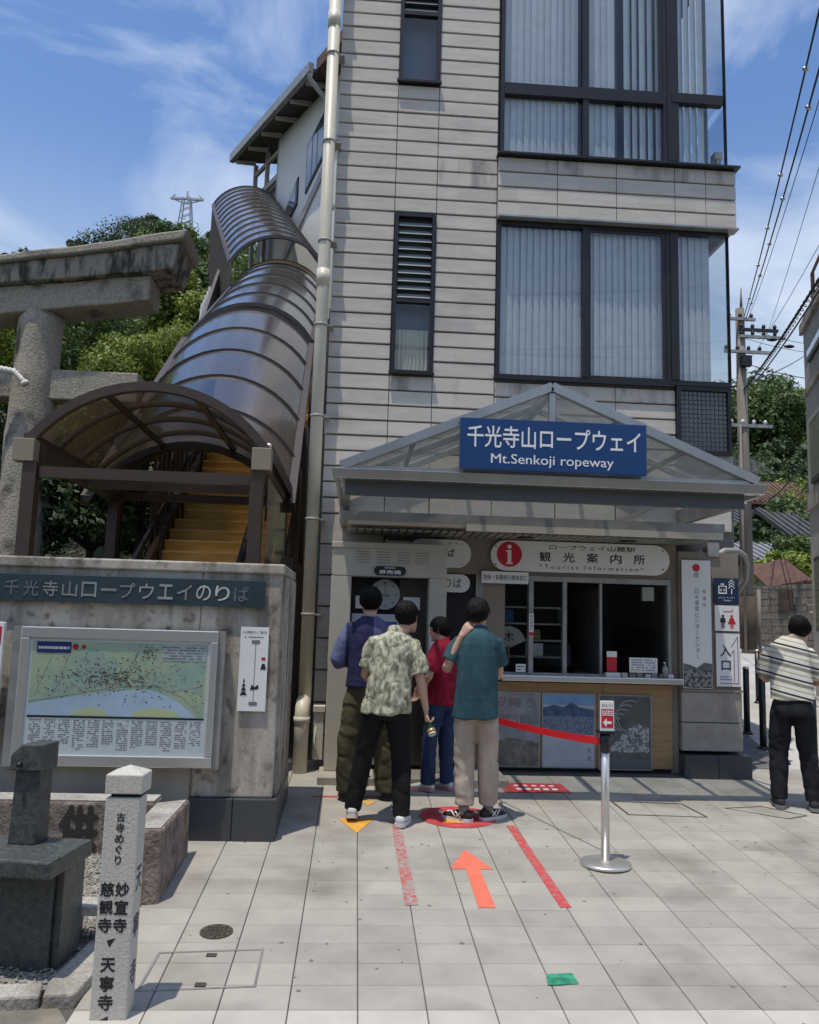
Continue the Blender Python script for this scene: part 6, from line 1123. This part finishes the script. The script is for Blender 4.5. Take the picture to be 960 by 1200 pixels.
        so2.add([(p_[0], p_[1], p_[2]) for p_ in outl]+[(p_[0], p_[1], p_[2]+.028*k) for p_ in outl], [tuple(range(n_-1, -1, -1)), tuple(range(n_, 2*n_))]+[(i, (i+1) % n_, (i+1) % n_+n_, i+n_) for i in range(n_)]); part('sole', so2, shoes['sole'], x)
        if shoes.get('stripe'):
            for sgn in (-1, 1):
                q2 = M(); 
                for (ya, yb) in ((.0, .05), (.05, .085), (.04, .0)): q2.tube([fp(sgn*.047, ya, .035), fp(sgn*.045, yb, .075)], .006*k, 5)
                part('side_mark', q2, MT['white'], x)
        if shoes.get('sock'): part('sock', M().tube([an+Vector((0, -.005, -.03))*k, an+Vector((0, -.005, .06))*k], .042*k, 14), shoes['sock'], x)
    # hair
    hs = M(); rh = random.Random(int(px)); hl = shirt.get('hair_low', -.055)
    hs.loft([[hp(rx*math.cos(t), yc+ry*math.sin(t), z) for t in [2*math.pi*i/28 for i in range(28)]] for z, rx, ry, yc in ((hl, .055, .050, -.045), (hl+.02, .070, .062, -.038), (-.01, .080, .082, -.022), (.02, .084, .096, -.012), (.05, .086, .104, -.006), (.085, .078, .094, -.008), (.112, .056, .066, -.010), (.128, .022, .026, -.012))])
    for i in range(950):
        az = rh.uniform(0, 2*math.pi); e_ = math.asin(rh.uniform(-.15, 1)); front = math.sin(az) > .55
        if front and e_ < .45: continue
        pts = []; e2 = e_; a2 = az+rh.uniform(-.1, .1); ln = rh.uniform(.55, .95)
        for j in range(6):
            r_ = 1.0+.025*math.sin(j)+(.06 if j == 5 else .02 if j == 4 else 0)+rh.uniform(-.008, .045); ce, se = math.cos(e2), math.sin(e2)
            zz = .022+.108*se*r_; zz = max(zz, hl-.012+rh.uniform(-.01, .008)) if not front else max(zz, .03)
            shr = 1 if zz > -.01 else 1-(-.01-zz)*4.5; pts.append(hp(.0875*ce*math.cos(a2)*r_*shr, -.008+(.102*ce*math.sin(a2))*r_*shr-(0 if zz > -.01 else (.01+zz)*-.25), zz)); e2 -= ln/5*1.15; a2 += rh.uniform(-.05, .09)
        hs.tube(pts, [.006*k, .008*k, .0075*k, .006*k, .004*k, .001*k], 4, flat=.6)
    ho = part('hair', hs, hair or MT['hair'], o); return o, bd, so_, po, k
def cloth(name, c1, c2, vs=14, contrast=(.45, .55), rough=.8, bump=.5, bs=18, stretch=(1, 1, .6), spec=.2): return pm(name, c1, rough, col2=c2, vs=vs, contrast=contrast, bump=bump, bs=bs, coord='obj', stretch=stretch, spec=spec)
def split_mat(name, expr):                                 # colour blocks and stripes printed on the cloth, in the wearer's own space
    m = bpy.data.materials.new(name); m.use_nodes = True; t = m.node_tree; n = t.nodes; l = t.links; b = n['Principled BSDF']; b.inputs['Roughness'].default_value = .85; b.inputs['Specular IOR Level'].default_value = .2
    tcn = n.new('ShaderNodeTexCoord'); sx = n.new('ShaderNodeSeparateXYZ'); l.new(tcn.outputs['Object'], sx.inputs[0]); expr(n, l, sx, b)
    a = n.new('ShaderNodeTexNoise'); a.inputs['Scale'].default_value = 16; a.inputs['Detail'].default_value = 5; l.new(tcn.outputs['Object'], a.inputs['Vector']); bp = n.new('ShaderNodeBump'); bp.inputs['Strength'].default_value = .5; bp.inputs['Distance'].default_value = .012; l.new(a.outputs['Fac'], bp.inputs['Height']); l.new(bp.outputs[0], b.inputs['Normal']); return m
def blocks(n, l, sx, b):
    g1 = n.new('ShaderNodeMath'); g1.operation = 'GREATER_THAN'; g1.inputs[1].default_value = .025; l.new(sx.outputs['X'], g1.inputs[0])
    g2 = n.new('ShaderNodeMath'); g2.operation = 'LESS_THAN'; g2.inputs[1].default_value = -.20; l.new(sx.outputs['X'], g2.inputs[0])
    m1 = n.new('ShaderNodeMix'); m1.data_type = 'RGBA'; m1.inputs[6].default_value = (.030, .032, .085, 1); m1.inputs[7].default_value = (.105, .10, .21, 1); l.new(g1.outputs[0], m1.inputs[0])
    m2 = n.new('ShaderNodeMix'); m2.data_type = 'RGBA'; m2.inputs[7].default_value = (.13, .155, .29, 1); l.new(m1.outputs[2], m2.inputs[6]); l.new(g2.outputs[0], m2.inputs[0]); l.new(m2.outputs[2], b.inputs['Base Color'])
def stripes(n, l, sx, b):
    ad = n.new('ShaderNodeMath'); ad.operation = 'MULTIPLY_ADD'; ad.inputs[1].default_value = .24; l.new(sx.outputs['X'], ad.inputs[0]); l.new(sx.outputs['Z'], ad.inputs[2])
    def band(per, wd, off):
        a = n.new('ShaderNodeMath'); a.operation = 'ADD'; a.inputs[1].default_value = off; l.new(ad.outputs[0], a.inputs[0]); md = n.new('ShaderNodeMath'); md.operation = 'MODULO'; md.inputs[1].default_value = per; l.new(a.outputs[0], md.inputs[0])
        lt = n.new('ShaderNodeMath'); lt.operation = 'LESS_THAN'; lt.inputs[1].default_value = wd; l.new(md.outputs[0], lt.inputs[0]); return lt.outputs[0]
    cur = (.54, .52, .44, 1)
    prev = None
    for per, wd, off, col in ((.135, .030, .055, (.20, .195, .17, 1)), (.135, .008, .095, (.24, .235, .20, 1)), (.135, .016, .010, (.018, .02, .045, 1))):
        m1 = n.new('ShaderNodeMix'); m1.data_type = 'RGBA'; m1.inputs[6].default_value = cur; m1.inputs[7].default_value = col; l.new(band(per, wd, off), m1.inputs[0])
        if prev: l.new(prev, m1.inputs[6])
        prev = m1.outputs[2]
    l.new(prev, b.inputs['Base Color'])
CM = dict(purple=split_mat('purple_colour_block_cloth', blocks), stripe=split_mat('striped_knit', stripes),
 leaf=cloth('leaf_print_cloth', (.50, .50, .37), (.15, .155, .10), vs=26, contrast=(.38, .60), stretch=(1.2, 1.2, .6)), teal=cloth('teal_cloth', (.040, .095, .115), (.026, .068, .085), vs=5), red=cloth('dark_red_cloth', (.30, .012, .035), (.21, .01, .028), vs=5),
 olive=cloth('olive_cotton', (.085, .080, .045), (.05, .048, .028), vs=4), black=cloth('black_cotton', (.011, .011, .012), (.008, .008, .009), bump=.3), beige=cloth('beige_cotton', (.44, .385, .32), (.36, .31, .255), vs=4), jeans=cloth('blue_denim', (.035, .065, .15), (.015, .03, .08), vs=7, contrast=(.35, .65)), navy=cloth('navy_black_cotton', (.016, .017, .022), (.010, .011, .015), bump=.3),
 white=pm('white_sneaker', (.62, .62, .62), .6, coord='obj'), grey=pm('grey_knit', (.20, .20, .20), .9, coord='obj'), blackshoe=pm('black_suede', (.02, .02, .022), .8, coord='obj'))
base = dict(pelvis=(0, 0, .92), chest=(0, .0, 1.36), neck=(0, .0, 1.49), head=(0, .02, 1.603), sh_l=(-.150, 0, 1.375), sh_r=(.150, 0, 1.375), hip_l=(-.085, 0, .88), hip_r=(.085, 0, .88), kn_l=(-.095, .02, .48), kn_r=(.095, .02, .48), an_l=(-.10, 0, .085), an_r=(.10, 0, .085),
 el_l=(-.24, -.03, 1.12), el_r=(.24, -.03, 1.12), wr_l=(-.25, .06, .87), wr_r=(.25, .06, .87))
loose = [(1.488, 0, 0, .058, .062), (1.468, 0, -.004, .078, .076), (1.445, 0, -.006, .112, .090), (1.415, 0, -.008, .138, .104), (1.37, 0, -.010, .152, .116), (1.28, 0, -.012, .160, .124), (1.15, 0, -.010, .160, .124), (1.0, 0, -.004, .166, .126), (.90, 0, 0, .174, .132), (.80, 0, 0, .182, .136)]
def rings(hem, w_=1.0, d=1.0, flare=1.0): 
    out = []
    for z, cx, cy, rx, ry in loose:
        if z < hem: break
        f = 1+(flare-1)*max(0, (1.3-z)/.5); out.append((z, cx, cy, rx*w_*f, ry*d*f))
    z, cx, cy, rx, ry = out[-1]; out.append((hem, cx, cy, rx*1.01, ry*1.01)); return out
# 1: at the machine, colour block top, olive cargo trousers
person('person in navy and blue colour block top and olive cargo trousers at the ticket machine', 428, 900, 7.0, 3, 1.74, {**base, 'head': (.0, .03, 1.60), 'el_l': (-.245, .04, 1.12), 'wr_l': (-.14, .27, 1.05), 'el_r': (.22, .05, 1.12), 'wr_r': (.13, .27, 1.13), 'hd_l': (.3, 1, .1), 'hd_r': (-.2, 1, .1), 'hn_l': (0, -.2, -1), 'hn_r': (0, -.2, -1), 'an_l': (-.14, .02, .085), 'an_r': (.19, .05, .085), 'kn_l': (-.13, .03, .48), 'kn_r': (.16, .05, .48)},
 dict(name='sweatshirt', rings=rings(.90, 1.08, 1.05), sleeve=(1.12, .078, .078), mat=CM['purple'], fold=.009, zf=.35, cross=.3, head_tilt=-.15), dict(mat=CM['olive'], r=(.105, .105, .095), fold=.010, pocket=True), dict(mat=CM['blackshoe'], sole=MT['rubber']))
# 2: leaf print shirt, black trousers, bottle
o2, *_r2 = person('person in pale leaf print shirt and black trousers holding a green bottle', 450, 900, 6.38, -8, 1.665, {**base, 'pelvis': (.01, 0, .92), 'chest': (.045, .03, 1.36), 'neck': (.105, .05, 1.48), 'head': (.145, .09, 1.588), 'sh_l': (-.11, .02, 1.378), 'sh_r': (.205, .02, 1.362), 'el_l': (-.18, .06, 1.12), 'wr_l': (-.12, .26, 1.05), 'el_r': (.27, .0, 1.09), 'wr_r': (.315, .05, .865), 'hd_r': (.10, .12, -1), 'hn_r': (-1, .1, 0), 'hd_l': (.5, 1, 0),
 'an_l': (-.245, .05, .10), 'kn_l': (-.17, .06, .50), 'an_r': (.15, -.02, .085), 'kn_r': (.13, .04, .48)},
 dict(name='shirt', rings=rings(.835, 1.08, 1.06, 1.05), sleeve=(.80, .078, .082), mat=CM['leaf'], fold=.013, collar=.035, head_yaw=-22, head_tilt=-.2, curl_r=62, lift_l=.5), dict(mat=CM['black'], r=(.098, .082, .070), fold=.007), dict(mat=CM['white'], sole=CM['white']))
k2 = 1.665/1.72; wv_ = Vector((.33, .06, .78))*k2; ax_ = Vector((.25, -.35, -.55)).normalized()
bo = top('bottle', 'small dark green bottle with gold cap in the hand of the leaf shirt person', 'bottle', tuple(o2.location)); bo.rotation_euler = o2.rotation_euler; ORG[bo.name] = Vector((0, 0, 0))
part('glass', M().tube([wv_-ax_*.08, wv_-ax_*.05, wv_+ax_*.02, wv_+ax_*.09, wv_+ax_*.105], [.016, .030, .032, .032, .030], 16), pm('green_bottle_glass', (.01, .035, .015), .15), bo); part('label_band', M().tube([wv_+ax_*.075, wv_+ax_*.10], .0335, 16), pm('gold_foil', (.50, .38, .18), .35, .6), bo); part('cap', M().tube([wv_+ax_*.105, wv_+ax_*.118], .030, 16), MT['cream'], bo)
# 3: dark red polo, jeans
person('short person in dark red polo shirt and blue jeans turned left beside the booth', 517, 900, 7.32, 48, 1.50, {**base, 'head': (0, .06, 1.585), 'neck': (0, .03, 1.48), 'an_l': (-.09, .10, .085), 'kn_l': (-.10, .08, .48), 'el_r': (.21, .02, 1.11), 'wr_r': (.17, .18, .95), 'hd_r': (-.1, .6, -.8), 'wr_l': (-.17, .2, .98), 'el_l': (-.24, .0, 1.12)},
 dict(name='polo_shirt', rings=rings(.84, 1.02, 1.18), sleeve=(.78, .074, .074), mat=CM['red'], fold=.007, zf=1.5, cross=.7, collar=.025, head_yaw=20), dict(mat=CM['jeans'], r=(.090, .080, .072), fold=.007), dict(mat=CM['white'], sole=pm('pink_sole', (.5, .25, .3), .6)))
# 4: teal shirt, beige trousers, hand behind the neck
person('person in dark teal shirt and beige trousers with one hand behind the neck', 557, 900, 6.44, -12, 1.69, {**base, 'head': (.0, -.0, 1.60), 'neck': (.0, -.01, 1.48), 'chest': (.02, -.02, 1.36), 'sh_l': (-.145, -.01, 1.372), 'sh_r': (.15, 0, 1.372), 'el_l': (-.245, -.04, 1.15), 'wr_l': (-.115, -.09, 1.435), 'hd_l': (.62, -.02, .85), 'hn_l': (-.2, -1, .2), 'el_r': (.17, .10, 1.12), 'wr_r': (.06, .30, 1.08), 'hd_r': (-.2, 1, 0),
 'an_l': (-.085, .02, .085), 'kn_l': (-.095, .03, .48), 'an_r': (.10, .12, .085), 'kn_r': (.10, .08, .48)},
 dict(name='shirt', rings=rings(.79, 1.03, 1.16, 1.0), sleeve=(.66, .078, .074), mat=CM['teal'], fold=.014, zf=.22, cross=.12, collar=.03, curl_l=38, foot_l=62, foot_r=-40, head_yaw=-10), dict(mat=CM['beige'], r=(.094, .084, .076), fold=.010, drop=-.04), dict(mat=CM['blackshoe'], sole=CM['white'], stripe=True, sock=CM['grey']))
# 5: striped shirt at the right
person('person in grey and navy striped shirt and black trousers at the right edge', 931, 900, 6.96, -22, 1.66, {**base, 'pelvis': (0, -.02, .92), 'chest': (.0, .10, 1.34), 'neck': (.05, .17, 1.46), 'head': (.11, .22, 1.545), 'sh_l': (-.155, .11, 1.355), 'sh_r': (.16, .13, 1.335), 'el_l': (-.22, .12, 1.10), 'wr_l': (-.13, .28, 1.09), 'hd_l': (.3, 1, .1), 'el_r': (.25, .14, 1.08), 'wr_r': (.18, .36, 1.08), 'hd_r': (0, 1, .1),
 'an_l': (-.13, -.02, .085), 'an_r': (.15, -.03, .085), 'kn_l': (-.12, .03, .49), 'kn_r': (.12, .03, .48)},
 dict(name='striped_shirt', rings=rings(.93, 1.10, 1.12), sleeve=(.92, .080, .082), mat=CM['stripe'], fold=.008, zf=.6, cross=.4, head_yaw=-15, head_tilt=-.3), dict(mat=CM['navy'], r=(.098, .085, .072), fold=.009), dict(mat=CM['blackshoe'], sole=CM['grey']))

bpy.data.scenes.remove(WS)
